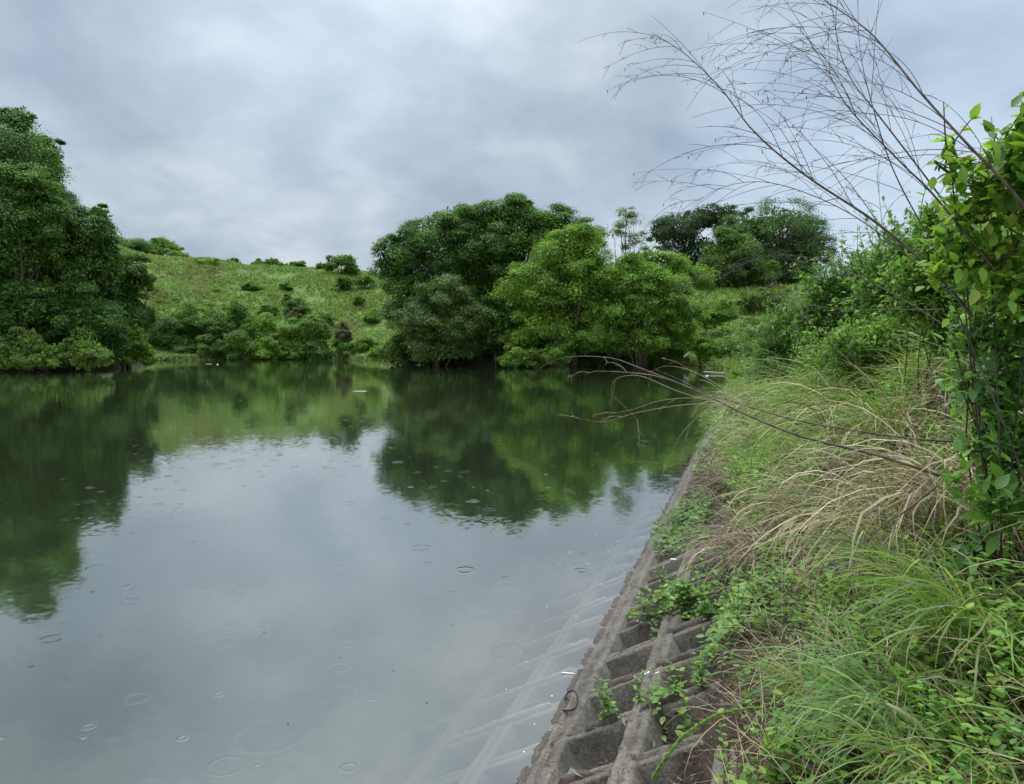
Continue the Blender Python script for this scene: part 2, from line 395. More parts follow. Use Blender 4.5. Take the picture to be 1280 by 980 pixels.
q = np.clip(fbm(X.ravel()/6, Y.ravel()/5, 31)*1.4, 0, .75)[:, None]*k; gc = gc*(1-q)+straw*q
k = sstep(0, -.3, Dd)[:, None]; gc = gc*(1-k)+mud*k
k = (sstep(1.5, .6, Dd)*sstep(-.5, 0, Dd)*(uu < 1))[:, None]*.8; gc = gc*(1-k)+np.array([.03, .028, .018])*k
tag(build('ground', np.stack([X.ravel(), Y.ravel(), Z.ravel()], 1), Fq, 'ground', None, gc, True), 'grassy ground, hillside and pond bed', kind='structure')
x0, x1, y0, y1 = -75, 40, -40, 85
V = [(x, y, z) for z in (-4, 0) for x, y in ((x0, y0), (x1, y0), (x1, y1), (x0, y1))]
tag(build('water', V, [np.array([(0, 3, 2, 1), (4, 5, 6, 7), (0, 1, 5, 4), (1, 2, 6, 5), (2, 3, 7, 6), (3, 0, 4, 7)])], 'water'), 'still green pond water dotted with rain rings', kind='structure')

# ---------------------------------------------------------------- concrete frame slope
SV = np.array([N2[0]*math.cos(TH), N2[1]*math.cos(TH), math.sin(TH)]); NV = np.array([-N2[0]*math.sin(TH), -N2[1]*math.sin(TH), math.cos(TH)])
TV3 = np.array([T2[0], T2[1], 0]); P03 = np.array([P0[0], P0[1], 0])
def tvw(t, v, w): return P03+np.multiply.outer(t, TV3)+np.multiply.outer(v, SV)+np.multiply.outer(w, NV)
PIT = .557; T0 = .43-PIT*3; NC = 74; LB = [.085+PIT*i for i in range(-5, 5)]; TEND = T0+PIT*(NC-.5); TBEG = T0-.3
DEP = .20
def sweep(name, along_t, c, a0, a1, prof, step, jit, parent, material, taper=0):
    """prof: list of (offset, height); the beam runs from a0 to a1 along t (or v)"""
    m = max(int((a1-a0)/step), 2)+1; a = np.linspace(a0, a1, m); P = np.array(prof); k = len(P)
    j = rng.normal(size=(m, k, 2))*jit
    o_ = P[None, :, 0]+j[..., 0]; h_ = P[None, :, 1]+j[..., 1]*.7
    if taper:
        kt = np.clip(np.minimum(a-a0, a1-a)/taper, 0, 1)[:, None]**.5; h_ = h_*kt-.07*(1-kt)
    A = np.broadcast_to(a[:, None], (m, k))
    V = tvw(A, c+o_, h_) if along_t else tvw(c+o_, A, h_)
    i = np.arange(m-1)[:, None]*k; jj = np.arange(k-1)[None]
    f = np.stack([i+jj, i+jj+1, i+k+jj+1, i+k+jj], -1).reshape(-1, 4)
    if along_t: f = f[:, ::-1]
    return build(name, V.reshape(-1, 3), f, material, parent)
rv = thing('retaining_slope', 'weathered grey concrete frame slope of square cells running into the pond', 'retaining wall', tuple(P03))
def rvp(o):
    o.parent = rv; o.matrix_parent_inverse.identity(); o.location = tuple(-P03); return o
gt, gv = np.meshgrid(np.concatenate([np.arange(TBEG, 12, .09), np.arange(12, TEND, .4)]), np.linspace(-2.7, 2.6, 60), indexing='ij')
sh = gt.shape; ids = np.arange(gt.size).reshape(sh)
dirt = (fbm(gt.ravel()*3, gv.ravel()*3, 12)*.05+.03*np.abs(fbm(gt.ravel()*12, gv.ravel()*12, 13)))
V = tvw(gt.ravel(), gv.ravel(), -DEP+dirt)
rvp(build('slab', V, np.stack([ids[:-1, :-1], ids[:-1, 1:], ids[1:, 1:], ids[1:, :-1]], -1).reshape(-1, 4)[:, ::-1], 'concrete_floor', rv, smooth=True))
for i, v in enumerate(LB):
    edge = abs(v-.085) < .01
    hw = .09 if edge else .068
    rvp(sweep('long_beam', True, v, TBEG, TEND, [(-hw-.025, -DEP-.03), (-hw-.006, -.012), (-hw+.008, 0), (-.016, .003), (-.009, -.016), (.007, -.018), (.014, .001), (hw-.008, 0), (hw+.006, -.012), (hw+.025, -DEP-.03)], .05, .0035, rv, 'concrete'))
    if -.6 < v < 1.3 and not edge:   # the fine joint down the middle of the beam
        pass
for i in range(NC):
    tt_ = T0+PIT*i
    rvp(sweep('cross_beam', False, tt_, -2.6, 2.4, [(-.078, -DEP-.03), (-.060, -.022), (-.052, -.008), (-.022, -.007), (-.018, -.03), (.018, -.03), (.022, -.008), (.052, -.009), (.060, -.022), (.078, -DEP-.03)], .06 if i < 22 else .25, .003, rv, 'concrete'))
    if i < 24:                       # rough rope of mortar squeezed out of the joint, broken here and there
        for a0, a1 in ((-1.0, -.05), (.18, .52), (.62, 1.12), (1.2, 1.7)):
            if rng.random() < .15: continue
            a0 += rng.uniform(-.03, .08); a1 -= rng.uniform(-.02, .1)
            r = .022+rng.random()*.008
            ph = rng.uniform(-.02, .02)
            rvp(sweep('mortar_joint', False, tt_+ph, a0, a1, [(-r, -.028), (-r*.8, r*.35), (-r*.3, r*.9), (r*.3, r*.95), (r*.85, r*.3), (r, -.028)], .025, .0045, rv, 'mortar', .05)) if i < 22 else None
# lumpy mortar fillet at the water edge
a = T0-.1
ei = 0
while a < 14:
    ln = rng.uniform(.35, .52)
    r = rng.uniform(.026, .038)
    rvp(sweep('edge_fillet', True, -.005+rng.uniform(-.02, .02), a, a+ln, [(-r*1.6, -.12), (-r, -.0), (-r*.3, r*.6), (r*.4, r*.6), (r*1.3, -.012)], .03, .006, rv, 'mortar', .05))
    a += ln+rng.uniform(-.03, .05); ei += 1
def surf(t, v):
    """height above the beam plane of the concrete surface"""
    t = np.asarray(t); v = np.asarray(v)
    dt = np.abs((t-T0+PIT/2) % PIT-PIT/2); dv = np.abs((v-LB[0]+PIT/2) % PIT-PIT/2)
    return np.where((dt < .065) | (dv < .08), 0, -DEP+.02)
CT = math.cos(TH)
def bankpt(t, u, dz=0.0):
    """the visible surface (concrete or soil) at (t,u), array in, Nx3 out"""
    t = np.asarray(t, float); u = np.asarray(u, float); x, y = xy(t, u); v = u/CT
    zc = SL*u+surf(t, v)/CT; zg = H(x, y)
    z = np.where(v < 2.4, np.maximum(zc, zg), zg)
    return np.stack([x, y, z+dz], -1)

# ---------------------------------------------------------------- trees and shrubs
def foliage(name, ells, n, size, pal, parent, depthk=.75, tipn=26, spread=.16, inner=.2, droop=.0, origin=(0, 0, 0)):
    """ells: (centre, semi-axes)"""
    areas = np.array([np.prod(e[1])**(2/3) for e in ells]); areas = areas/areas.sum()
    Pp, Nn, Ww, Cc = [], [], [], []
    tipsall = []
    for (c, ax), wgt in zip(ells, areas):
        nl = int(n*wgt); ncl = max(int(nl/(tipn*24)), 5)
        d = rsph(ncl*3); d = d[d[:, 2] > -.65][:ncl]; ncl = len(d)
        # broken-up outline: each clump sits at its own reach
        rc = np.mean(ax)*rng.uniform(.17, .36, ncl)
        cc = c+d*ax*(1-(rc/np.mean(ax))*.85)[:, None]*rng.uniform(.86, 1.08, (ncl, 1))
        tipsall.append(cc)
        hue = 1+rng.normal(size=(ncl, 1))*.16
        ti = np.repeat(np.arange(ncl), tipn)
        td = rsph(len(ti)); td = unit(td+d[ti]*.7+np.array([0, 0, .45])); td[:, 2] *= .75
        tp_ = cc[ti]+td*rc[ti][:, None]*rng.uniform(.75, 1.08, (len(ti), 1))
        per = max(int(nl*(1-inner)/len(tp_)), 4)
        li = np.repeat(np.arange(len(tp_)), per)
        sg = rc[ti][li][:, None]*spread*2.0*np.array([1, 1, .5])
        pp = tp_[li]+rng.normal(size=(len(li), 3))*sg
        Pp.append(pp); Nn.append(unit(td[li]*.55+np.array([0, 0, .6])+rng.normal(size=(len(li), 3))*.30))
        tv = 1+rng.normal(size=(len(tp_), 1))*.14
        Cc.append(np.repeat(hue[ti]*tv, per, 0)); Ww.append(np.ones(len(li)))
        ni = int(nl*inner)
        dd = rsph(ni)*rng.uniform(.3, .72, (ni, 1))
        Pp.append(c+dd*ax); Nn.append(rsph(ni)); Cc.append(np.ones((ni, 1))); Ww.append(np.full(ni, 2.0))
    P_ = np.concatenate(Pp); Nm = np.concatenate(Nn); W_ = np.concatenate(Ww); k = np.concatenate(Cc)
    ok = P_[:, 2]+origin[2] > .05
    P_, Nm, W_, k = P_[ok], Nm[ok], W_[ok], k[ok]
    n_ = len(P_)
    base = np.array([PAL[p] if isinstance(p, str) else p for p in pal]); col = base[rng.integers(0, len(base), n_)]
    col = np.clip(col*k*(1+rng.normal(size=(n_, 1))*.12)*(1+rng.normal(size=(n_, 3))*np.array([.08, .03, .08])), .006, .6)
    ax_ = unit(np.cross(Nm, rsph(n_))+np.array([0, 0, -droop]))
    sz = size*rng.uniform(.6, 1.35, n_)*W_
    leaves(name, P_, ax_, Nm, sz, sz*.55, col, 'leaf', parent)
    return np.concatenate(tipsall)
def tree(name, label, cat, Yd, ells, n, size, pal, group=None, trunk=True, base=None, lean=0, wood='bark', **kw):
    if 'shrub' in name:
        trunk = False; ells = list(ells)+[(e[0], e[1]+e[3]*.6, e[2]*.95, e[3]*.75) for e in ells if name != 'hillside_shrub']
    E = []
    for e in ells:
        px, py, rx, ry = e[:4]; y = Yd+(e[4] if len(e) > 4 else 0)
        E.append((at(px, py, y), np.array([rx*y/F, rx*y/F*.8, ry*y/F])))
    cx = np.mean([e[0][0] for e in E]) if base is None else at(base, 400, Yd)[0]
    cy = np.mean([e[0][1] for e in E])
    gz = H1(cx, cy)
    o = thing(name, label, cat, (cx, cy, gz), group)
    org = np.array([cx, cy, gz]); E = [(c-org, a) for c, a in E]
    tips = foliage('crown', E, int(n*2.5), size*.60, pal, o, origin=org, **kw)
    if trunk:
        top = max(c[2]+a[2]*.4 for c, a in E); Rr = max(.05, top*.028)*(.3 if 'sapling' in name else 1)
        mid = np.mean([c for c, a in E], 0)
        main = spline([(0, 0, -.3), (mid[0]*.1+rng.normal()*.1, 0, top*.25), (mid[0]*.5, mid[1]*.4, top*.55), (mid[0], mid[1], top)], 12)
        paths = [(main, [Rr, Rr*.75, Rr*.5, Rr*.15])]
        sel = tips[rng.permutation(len(tips))[:16]]
        for tp in sel:
            k = rng.integers(2, 9); b = main[k]
            m1 = (b+tp)/2+rng.normal(size=3)*.08*np.linalg.norm(tp-b)+np.array([0, 0, .08*np.linalg.norm(tp-b)])
            paths.append((spline([b, m1, tp], 8), [Rr*.4*(1-k/14), Rr*.08]))
        tubes('trunk', paths, wood, o, 6)
    return o

# left mass of trees
LG = 'tall trees on the left shore'
tree('broadleaf_tree', 'tallest dark green tree cut off by the left border of the view', 'tree', 54, [(-30, 230, 95, 95), (10, 215, 60, 75), (-20, 330, 100, 80), (25, 150, 22, 20)], 34000, .26, ['deep', 'deep', 'mid'], LG, base=-20)
tree('broadleaf_tree', 'very dark upright tree with small tufted tops between two lighter tall trees', 'tree', 60, [(62, 195, 20, 26), (55, 235, 30, 40), (40, 180, 14, 20), (70, 290, 45, 50)], 14000, .24, ['dark', 'dark', 'deep'], LG, base=60)
tree('broadleaf_tree', 'brighter rounded tree in front of the tallest tree on left shore', 'tree', 51, [(30, 240, 40, 46), (20, 300, 55, 60), (48, 275, 38, 38)], 18000, .26, ['mid', 'deep'], LG, base=25)
tree('broadleaf_tree', 'stepped mid green tree right of the tallest one on left shore', 'tree', 54, [(100, 300, 42, 45), (122, 278, 22, 25), (90, 350, 50, 60), (135, 330, 25, 40)], 20000, .26, ['deep', 'mid', 'dark'], LG, base=100)
tree('broadleaf_tree', 'small round topped dark tree ending the left shore trees near the open hillside', 'tree', 57, [(162, 345, 30, 34), (150, 390, 38, 45), (172, 400, 20, 40)], 13000, .24, ['deep', 'dark', 'mid'], LG, base=160)
tree('broadleaf_tree', 'dark lower tree with hanging leafy curtain above the water, left shore', 'tree', 52, [(40, 375, 60, 50), (105, 400, 45, 45), (0, 400, 50, 50)], 20000, .26, ['deep', 'dark', 'mid'], LG, base=55)
tree('waterside_shrub', 'light green feathery shrub reaching over water below the dark left trees', 'shrub', 49.5, [(35, 430, 26, 24), (8, 440, 22, 18), (68, 440, 24, 14), (108, 438, 28, 20), (50, 450, 34, 8), (128, 448, 14, 8)], 10000, .22, ['fresh', 'mid', 'grey'], 'shrubs along the left waterline', wood='bark')
tree('waterside_shrub', 'yellowish drooping shrub at the point where the left shore turns back', 'shrub', 55.5, [(165, 425, 24, 28), (184, 440, 10, 12), (150, 440, 16, 12), (188, 451, 9, 4)], 6500, .22, ['fresh', 'mid'], 'shrubs along the left waterline')
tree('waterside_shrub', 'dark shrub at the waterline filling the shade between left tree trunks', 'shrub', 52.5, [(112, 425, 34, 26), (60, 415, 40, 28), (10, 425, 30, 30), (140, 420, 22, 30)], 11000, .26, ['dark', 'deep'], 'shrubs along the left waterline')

# the grove on the point
IG = 'trees of the grove on the far point'
tree('broadleaf_tree', 'big dark round tree forming the left half of the grove', 'tree', 61, [(545, 310, 52, 50), (505, 330, 36, 48), (590, 320, 45, 55), (520, 380, 45, 45), (490, 330, 24, 40), (570, 280, 34, 26), (530, 430, 44, 24)], 36000, .25, ['deep', 'deep', 'mid', 'dark'], IG, base=550, inner=.16)
tree('broadleaf_tree', 'highest tree of the grove with a rounded top above the others', 'tree', 62, [(645, 285, 44, 44), (690, 300, 44, 46), (625, 330, 44, 52), (645, 262, 26, 20), (610, 280, 32, 28), (690, 285, 40, 26), (725, 310, 34, 34)], 30000, .25, ['mid', 'deep', 'mid'], IG, base=645)
tree('broadleaf_tree', 'yellow green feathery tree in the middle front of the grove', 'tree', 57, [(715, 325, 48, 46), (670, 365, 50, 38), (730, 300, 34, 26), (690, 400, 55, 34), (765, 350, 40, 30), (735, 360, 50, 40), (650, 425, 34, 20)], 30000, .22, ['fresh', 'yellow', 'fresh', 'mid'], IG, base=715)
tree('broadleaf_tree', 'layered bright green tree spreading at the right end of grove over the water', 'tree', 56.5, [(820, 370, 48, 32), (775, 390, 50, 36), (845, 395, 30, 34), (740, 425, 46, 22), (800, 428, 44, 22), (790, 345, 40, 26), (855, 425, 22, 18)], 32000, .24, ['fresh', 'fresh', 'mid'], IG, base=800)
tree('broadleaf_tree', 'dull grey green bushy tree low in the left half of the grove', 'tree', 57.5, [(555, 365, 36, 28), (530, 410, 44, 32), (575, 405, 36, 34), (548, 438, 46, 16)], 18000, .22, ['grey', 'deep', 'deep'], IG, base=545)
tree('broadleaf_tree', 'shaded dark green low tree overhanging the water in the middle of the grove', 'tree', 58.5, [(620, 410, 50, 40), (560, 430, 45, 24), (660, 430, 40, 24)], 16000, .25, ['dark', 'deep'], IG, base=620)
tree('broadleaf_tree', 'dark tree half hidden inside the grove behind the grey green and yellow green trees', 'tree', 66, [(600, 360, 62, 60), (700, 370, 66, 56), (780, 370, 50, 46)], 22000, .26, ['dark', 'deep'], IG, base=650)
tree('slender_sapling', 'thin airy sapling poking above the grove with open sky between its leaves', 'sapling', 66, [(785, 280, 16, 18), (772, 292, 16, 12), (792, 302, 16, 14), (782, 264, 9, 9)], 1500, .26, ['grey', 'mid'], inner=.0, base=780, tipn=20, spread=.55)
tree('waterside_shrub', 'bright low shrub at the left foot of the grove beside the water', 'shrub', 62, [(488, 435, 18, 13), (470, 440, 12, 9)], 3500, .22, ['fresh', 'yellow'], 'low shrubs at the foot of the grove')
tree('waterside_shrub', 'hanging green shrub under the yellow green tree of the grove', 'shrub', 55.5, [(650, 445, 30, 12), (690, 442, 30, 12)], 4500, .22, ['mid', 'fresh'], 'low shrubs at the foot of the grove')

for a_, lab in ((505, 'dark shrub at the waterline under the big round grove tree'), (545, 'second dark waterline shrub from the left end of the grove'), (590, 'deep green shrub dipping into the water near the middle of the grove'),
                (635, 'shaded shrub at the waterline under the highest grove tree'), (735, 'shaded shrub at the water under the feathery yellow green tree'), (775, 'green shrub at the water under the layered bright tree'), (825, 'green shrub over the mud at the right end of the grove')):
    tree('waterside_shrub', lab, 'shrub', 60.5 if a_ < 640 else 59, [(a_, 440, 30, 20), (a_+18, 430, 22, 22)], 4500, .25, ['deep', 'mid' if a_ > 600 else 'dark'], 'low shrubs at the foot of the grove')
# beyond the right end
BG = 'trees behind the right end of the pond'
tree('dark_conifer', 'blackish needle tree with ragged top left of the big domed tree', 'tree', 96, [(850, 285, 40, 26), (880, 272, 26, 20), (825, 292, 18, 18), (905, 275, 24, 26), (870, 315, 44, 26)], 14000, .3, ['pine', 'pine', 'dark'], BG, base=860)
tree('broadleaf_tree', 'big dark domed tree behind the dead stems at the right end of the pond', 'tree', 88, [(975, 290, 58, 42), (1010, 305, 34, 36), (930, 290, 34, 30), (985, 330, 58, 34), (1000, 355, 50, 26), (940, 340, 40, 34)], 26000, .3, ['dark', 'deep', 'deep'], BG, base=975)
tree('broadleaf_tree', 'mid green tree with stepped crown in front of the big domed tree', 'tree', 80, [(915, 320, 36, 34), (900, 345, 36, 26), (945, 345, 32, 26), (910, 295, 18, 14)], 16000, .27, ['mid', 'deep', 'mid'], BG, base=915)
tree('light_shrub', 'light green shrub between grove and the stepped tree on the right rise', 'shrub', 72, [(845, 328, 30, 16), (812, 322, 26, 16), (875, 342, 24, 18), (840, 348, 34, 18)], 9000, .24, ['fresh', 'yellow'], 'shrubs on the right rise')
tree('light_shrub', 'yellowish shrub on the grassy rise right of the grove', 'shrub', 66, [(905, 388, 22, 13), (885, 398, 16, 12)], 3600, .2, ['fresh', 'mid'], 'shrubs on the right rise')
tree('light_shrub', 'dull shrub below the stepped tree on the right rise', 'shrub', 70, [(940, 372, 24, 13), (970, 372, 20, 13)], 4200, .2, ['deep', 'grey', 'mid'], 'shrubs on the right rise')
tree('light_shrub', 'fresh green shrub above the dark mud where the pond ends', 'shrub', 58.5, [(895, 432, 28, 14), (870, 425, 18, 14), (925, 428, 20, 12)], 5200, .2, ['fresh', 'mid'], 'shrubs on the right rise')
tree('light_shrub', 'grassy looking shrub on the bank behind the pond corner', 'shrub', 55, [(945, 408, 26, 16), (965, 420, 18, 14)], 4200, .2, ['mid', 'grey', 'fresh'], 'shrubs on the right rise')

# the open hill
HG = 'small trees along the hill ridge'
tree('ridge_tree', 'lone umbrella shaped tree on the ridge just left of the grove', 'tree', 99, [(430, 326, 24, 10), (412, 334, 10, 8), (440, 336, 14, 8), (428, 345, 12, 9)], 3600, .26, ['mid', 'deep'], HG, base=428)
for (a_, b_, c_, d_, lab, y_) in ((205, 308, 22, 12, 'dark rounded tree group member highest on the far left ridge', 125), (180, 312, 30, 14, 'wide pale green tree behind the left shore trees on the ridge', 120), (150, 318, 26, 24, 'tree half hidden behind the left shore trees, level with the ridge', 118),
      (225, 322, 18, 9, 'low pale tree at right foot of the far left ridge trees', 112), (265, 329, 18, 8, 'flat topped bright bush on ridge right of the far left trees', 106), (290, 330, 14, 7, 'small bush on the ridge, last before the gap of open sky', 106),
      (325, 330, 10, 6, 'small round bush on the ridge right of the gap', 105), (340, 329, 13, 8, 'darker bush standing between two small bushes on the middle ridge', 105), (372, 332, 11, 6, 'small loose bush on ridge midway to the lone umbrella shaped tree', 104),
      (402, 335, 9, 6, 'tiny dark bush touching left side of the lone umbrella shaped tree', 103), (355, 334, 12, 5, 'lowest flat bush on the middle ridge', 104), (195, 330, 14, 10, 'young tree on the slope below the far left ridge trees', 100)):
    tree('ridge_tree', lab, 'bush', y_, [(a_, b_, c_, d_), (a_+c_*.5, b_+3, c_*.6, d_*.7)], int(500+c_*d_*11), .3, [['deep', 'mid'], ['mid', 'fresh']][(a_ % 2)], HG)
SG = 'shrubs scattered over the open hillside'
for i, (a_, b_, c_, d_, p_, lab) in enumerate(((276, 368, 12, 8, 'mid', 'small green shrub alone in the middle of the left hillside'), (315, 358, 14, 8, 'mid', 'low bright shrub under the middle ridge'), (358, 358, 8, 7, 'deep', 'dark dot of a shrub right of the low bright shrub on the hillside'),
      (360, 374, 7, 8, 'grey', 'small dull shrub right in the middle of the slope'), (372, 384, 18, 12, 'deep', 'dark shrub beside the small dull one on the slope'), (368, 394, 10, 9, 'brown', 'withered brown shrub below the dark slope shrub'),
      (408, 402, 12, 13, 'deep', 'upright dark shrub on the slope above the withered bush'), (432, 352, 14, 8, 'deep', 'dark shrub under the lone umbrella shaped tree'), (455, 350, 14, 7, 'mid', 'flat shrub between the lone tree and the grove'),
      (240, 345, 10, 6, 'mid', 'small shrub on the upper left slope'), (243, 376, 12, 7, 'grey', 'greyish shrub low on the left slope'), (335, 388, 14, 7, 'mid', 'low spreading shrub just above the waterside thicket'), (262, 330, 18, 9, 'fresh', 'bright shrub hugging the ridge edge'), (465, 395, 14, 9, 'fresh', 'bright shrub near the left flank of the grove'),
      (285, 390, 14, 9, 'fresh', 'fresh shrub on the slope behind the waterside thicket'), (450, 375, 10, 6, 'mid', 'small shrub in the pale grass left of the grove'))):
    tree('hillside_shrub', lab, 'shrub', np.interp(b_, [330, 400], [97, 84]), [(a_, b_, c_, d_), (a_-c_*.3, b_+d_*.5, c_*.8, d_*.6)], int(700+c_*d_*9), .24, [p_, p_, 'mid' if p_ != 'brown' else 'grey'], SG)
WG = 'thicket of shrubs along the far waterline'
for i, (a_, b_, c_, d_, p_, lab) in enumerate(((205, 420, 24, 32, 'deep', 'tall dark shrub at the left end of far waterside thicket'), (235, 405, 20, 26, 'mid', 'upright shrub with arching fronds near the left end of the thicket'), (225, 435, 22, 14, 'deep', 'dark low shrub beneath the frond shrub of the thicket'),
      (268, 410, 24, 22, 'deep', 'rounded dark shrub in the left part of thicket'), (298, 402, 18, 22, 'deep', 'highest rounded shrub in the middle of the thicket'), (262, 436, 20, 14, 'mid', 'low shrub at the water in the left part of the thicket'), (300, 432, 26, 18, 'mid', 'wide mid green shrub at water below the highest one'),
      (330, 410, 22, 14, 'fresh', 'bright yellow green shrub right of the highest thicket shrub'), (335, 436, 22, 14, 'fresh', 'bright shrub touching the water in middle of the thicket'), (362, 418, 20, 16, 'fresh', 'bright rounded shrub in the right part of the thicket'),
      (368, 438, 20, 12, 'mid', 'low green shrub at the water in the right part of the thicket'), (392, 420, 18, 20, 'mid', 'rounded shrub at the right end of the far thicket'), (396, 440, 16, 10, 'deep', 'small dark shrub at water beside the pale post'),
      (430, 437, 14, 10, 'deep', 'dark shrub at foot of the withered bush'), (428, 418, 12, 14, 'brown', 'withered red brown bush covered in dead creepers on the far bank'), (455, 432, 16, 10, 'fresh', 'loose bright shrub between the withered bush and the grove'))):
    tree('thicket_shrub', lab, 'shrub', 74.0+(445-b_)*.05, [(a_, b_-d_*.15, c_*1.15, d_*1.2), (a_+c_*.35, b_+d_*.3, c_*.8, d_*.8)], int(2400+c_*d_*10), .24, [p_, p_, 'mid' if p_ != 'brown' else 'grey'], WG)
# fern-like fronds of the shrub
p = thing('pale_post', 'short whitish post at the edge of far water below thicket', 'post', tuple(ong(401, 449.5)))
q = ong(401, 449.5); g = H1(q[0], q[1]+.4)
p.location = (q[0], q[1]+.3, max(g, 0)-.05); tubes('post', [([(0, 0, 0), (0.02, 0, .35), (0.03, 0, .7)], [.07, .07, .06])], 'weathered_wood', p, 8)

# grass of the far slopes
def slopegrass(name, label, n, pxr, dr, h, wdt, pal, mode):
    ok = []
    while sum(len(a) for a in ok) < n:
        y = rng.uniform(*dr, n*2); px = rng.uniform(*pxr, n*2); x = (px-640)/F*y
        D = shore(x, y); keep = (D > .05) & (D < 45); ok.append(np.stack([x[keep], y[keep]], 1))
    P_ = np.concatenate(ok)[:n]; z = H(P_[:, 0], P_[:, 1]); b = np.column_stack([P_, z-.03])
    cl = fbm(P_[:, 0]/3.5, P_[:, 1]/3.5, 44); col = np.array([PAL[c] if isinstance(c, str) else c for c in pal])[np.clip(((cl+.55)*len(pal)/1.1+rng.normal(size=n)*.3).astype(int), 0, len(pal)-1)]
    col = np.clip(col*(1+rng.normal(size=(n, 1))*.1), .01, .5)
    hh_ = h*rng.uniform(.5, 1.4, n)*(1+cl)
    o = blades(name, b, rsph(n)*np.array([1, 1, 0]), hh_, wdt*rng.uniform(.6, 1.3, n), rng.uniform(.4, 1.5, n), col, 'leaf', K=2, lift=rng.uniform(.9, 1.5, n))
    return tag(o, label, 'grass', kind='stuff')
slopegrass('grass', 'long grass covering the far open hillside', 110000, (150, 520), (66, 118), .32, .12, [(.10, .17, .04), (.12, .20, .045), (.15, .23, .05), (.16, .24, .06), (.20, .24, .08), (.18, .20, .08)], 0)
slopegrass('grass', 'grass on the rise behind the right end of the pond', 45000, (790, 1150), (52, 95), .5, .12, [(.10, .18, .04), (.14, .22, .045), (.16, .24, .05), (.2, .24, .07)], 0)

# ---------------------------------------------------------------- the near bank
def scatter(n, tr, ur, powt=1.0):
    """points on the bank, denser towards the viewer"""
    a, b = tr; k = rng.random(n)
    t = (a**(1-powt)+k*(b**(1-powt)-a**(1-powt)))**(1/(1-powt))
    u = rng.uniform(ur[0], ur[1], n)-(.95-cedge(t-P0[1]+.2)); return t, u
def tcam(t): return t+P0[1]-.2      # rough distance from the viewer
GREEN = [(.11, .21, .035), (.15, .26, .04), (.19, .30, .055), (.13, .22, .05), (.17, .25, .08), (.19, .25, .12), (.26, .29, .09), (.30, .27, .12)]
STRAW = [(.30, .25, .15), (.36, .30, .19), (.24, .19, .11), (.42, .36, .24), (.20, .15, .10)]
def pick(pal, n, var=.2):
    c = np.array(pal)[rng.integers(0, len(pal), n)]; return np.clip(c*(1+rng.normal(size=(n, 1))*var), .01, .8)
def mask_noise(t, u, s, f=1.0):
    x, y = xy(t, u); return fbm(x*f, y*f, s)
# tall fine grass: bottom right
def grassfield(label, n, tr, ur, powt, h, wd, pal, lift, droop, mat_='wet_leaf', thr=-1, seed=50, K=5, name='grass', tip=None, outb=None, edge=.35):
    d, u = scatter(n, (tcam(tr[0]), tcam(tr[1])), ur, powt); t = d-P0[1]+.2
    keep = mask_noise(t, u, seed, .8) > thr
    keep &= u > ur[0]-(.95-cedge(t))+edge*(mask_noise(t, u, seed+4, 1.3)+.3)
    t, u = t[keep], u[keep]; n = len(t); dist = tcam(t)
    b = bankpt(t, u, -.02); k = np.clip(dist/5, .8, 6)**.6
    o_ = rsph(n)*np.array([1, 1, 0])+np.array([-N2[0], -N2[1], 0])*.2 if outb is None else rsph(n)*np.array([1, 1, 0])+np.array(outb)
    hh_ = h*rng.uniform(.45, 1.35, n)
    o = blades(name, b, o_, hh_, wd*k*rng.uniform(.6, 1.4, n), rng.uniform(*droop, n), pick(pal, n), mat_, K=K, lift=rng.uniform(*lift, n), tipcol=tip)
    return tag(o, label, 'grass', kind='stuff')
grassfield('fine green grass around the viewer on the upper bank', 6500, (-2.6, 5), (1.55, 5.5), 1.6, .36, .0095, GREEN, (.9, 1.5), (.8, 2.3), thr=-.28, tip=np.array([.14, .2, .06]))
grassfield('short fine grass and seedlings close to the ground', 12000, (-2.6, 5), (1.45, 5.0), 1.6, .17, .006, GREEN, (.6, 1.5), (.3, 1.5), thr=-.4, K=3, seed=61)
grassfield('mid distance tall green grass on the bank', 22000, (4, 20), (1.3, 7.5), 1.4, .55, .008, GREEN+[(.15, .2, .05)], (.8, 1.5), (.7, 2.2), thr=-.25, K=4, seed=53)
grassfield('far grass of the bank towards the pond corner', 30000, (14, 50), (.9, 10), 1.3, .6, .012, [(.10, .18, .04), (.13, .21, .05), (.16, .22, .07), (.2, .2, .09)], (.8, 1.5), (.6, 2.0), thr=-.6, K=3, seed=57, mat_='leaf')
grassfield('dry straw strewn between the green blades', 15000, (-2.4, 22), (1.15, 6), 1.3, .42, .005, STRAW, (.2, 1.4), (.5, 2.4), 'dry', thr=-.1, seed=71, name='dead_grass')
grassfield('grey brown straw and withered stalks tangled along the concrete edge', 9000, (.6, 14), (.95, 2.3), 1.3, .35, .0045, STRAW+[(.13, .09, .07), (.16, .11, .09)], (.0, 1.0), (.2, 1.8), 'dry', thr=-.25, seed=75, name='dead_grass')
grassfield('tan and grey straw lying over the middle of the bank', 7000, (1.5, 9), (1.6, 4.6), 1.3, .5, .006, STRAW, (-.1, 1.2), (.3, 2.6), 'dry', thr=-.05, seed=91, name='dead_grass')
grassfield('withered reddish ground litter above the concrete', 9000, (-3, 7), (.75, 2.7), 1.4, .10, .004, [(.10, .055, .045), (.14, .08, .06), (.08, .045, .04), (.2, .14, .1)], (-.1, .5), (-.5, .8), 'dry', thr=-1, seed=79, K=3, name='litter')
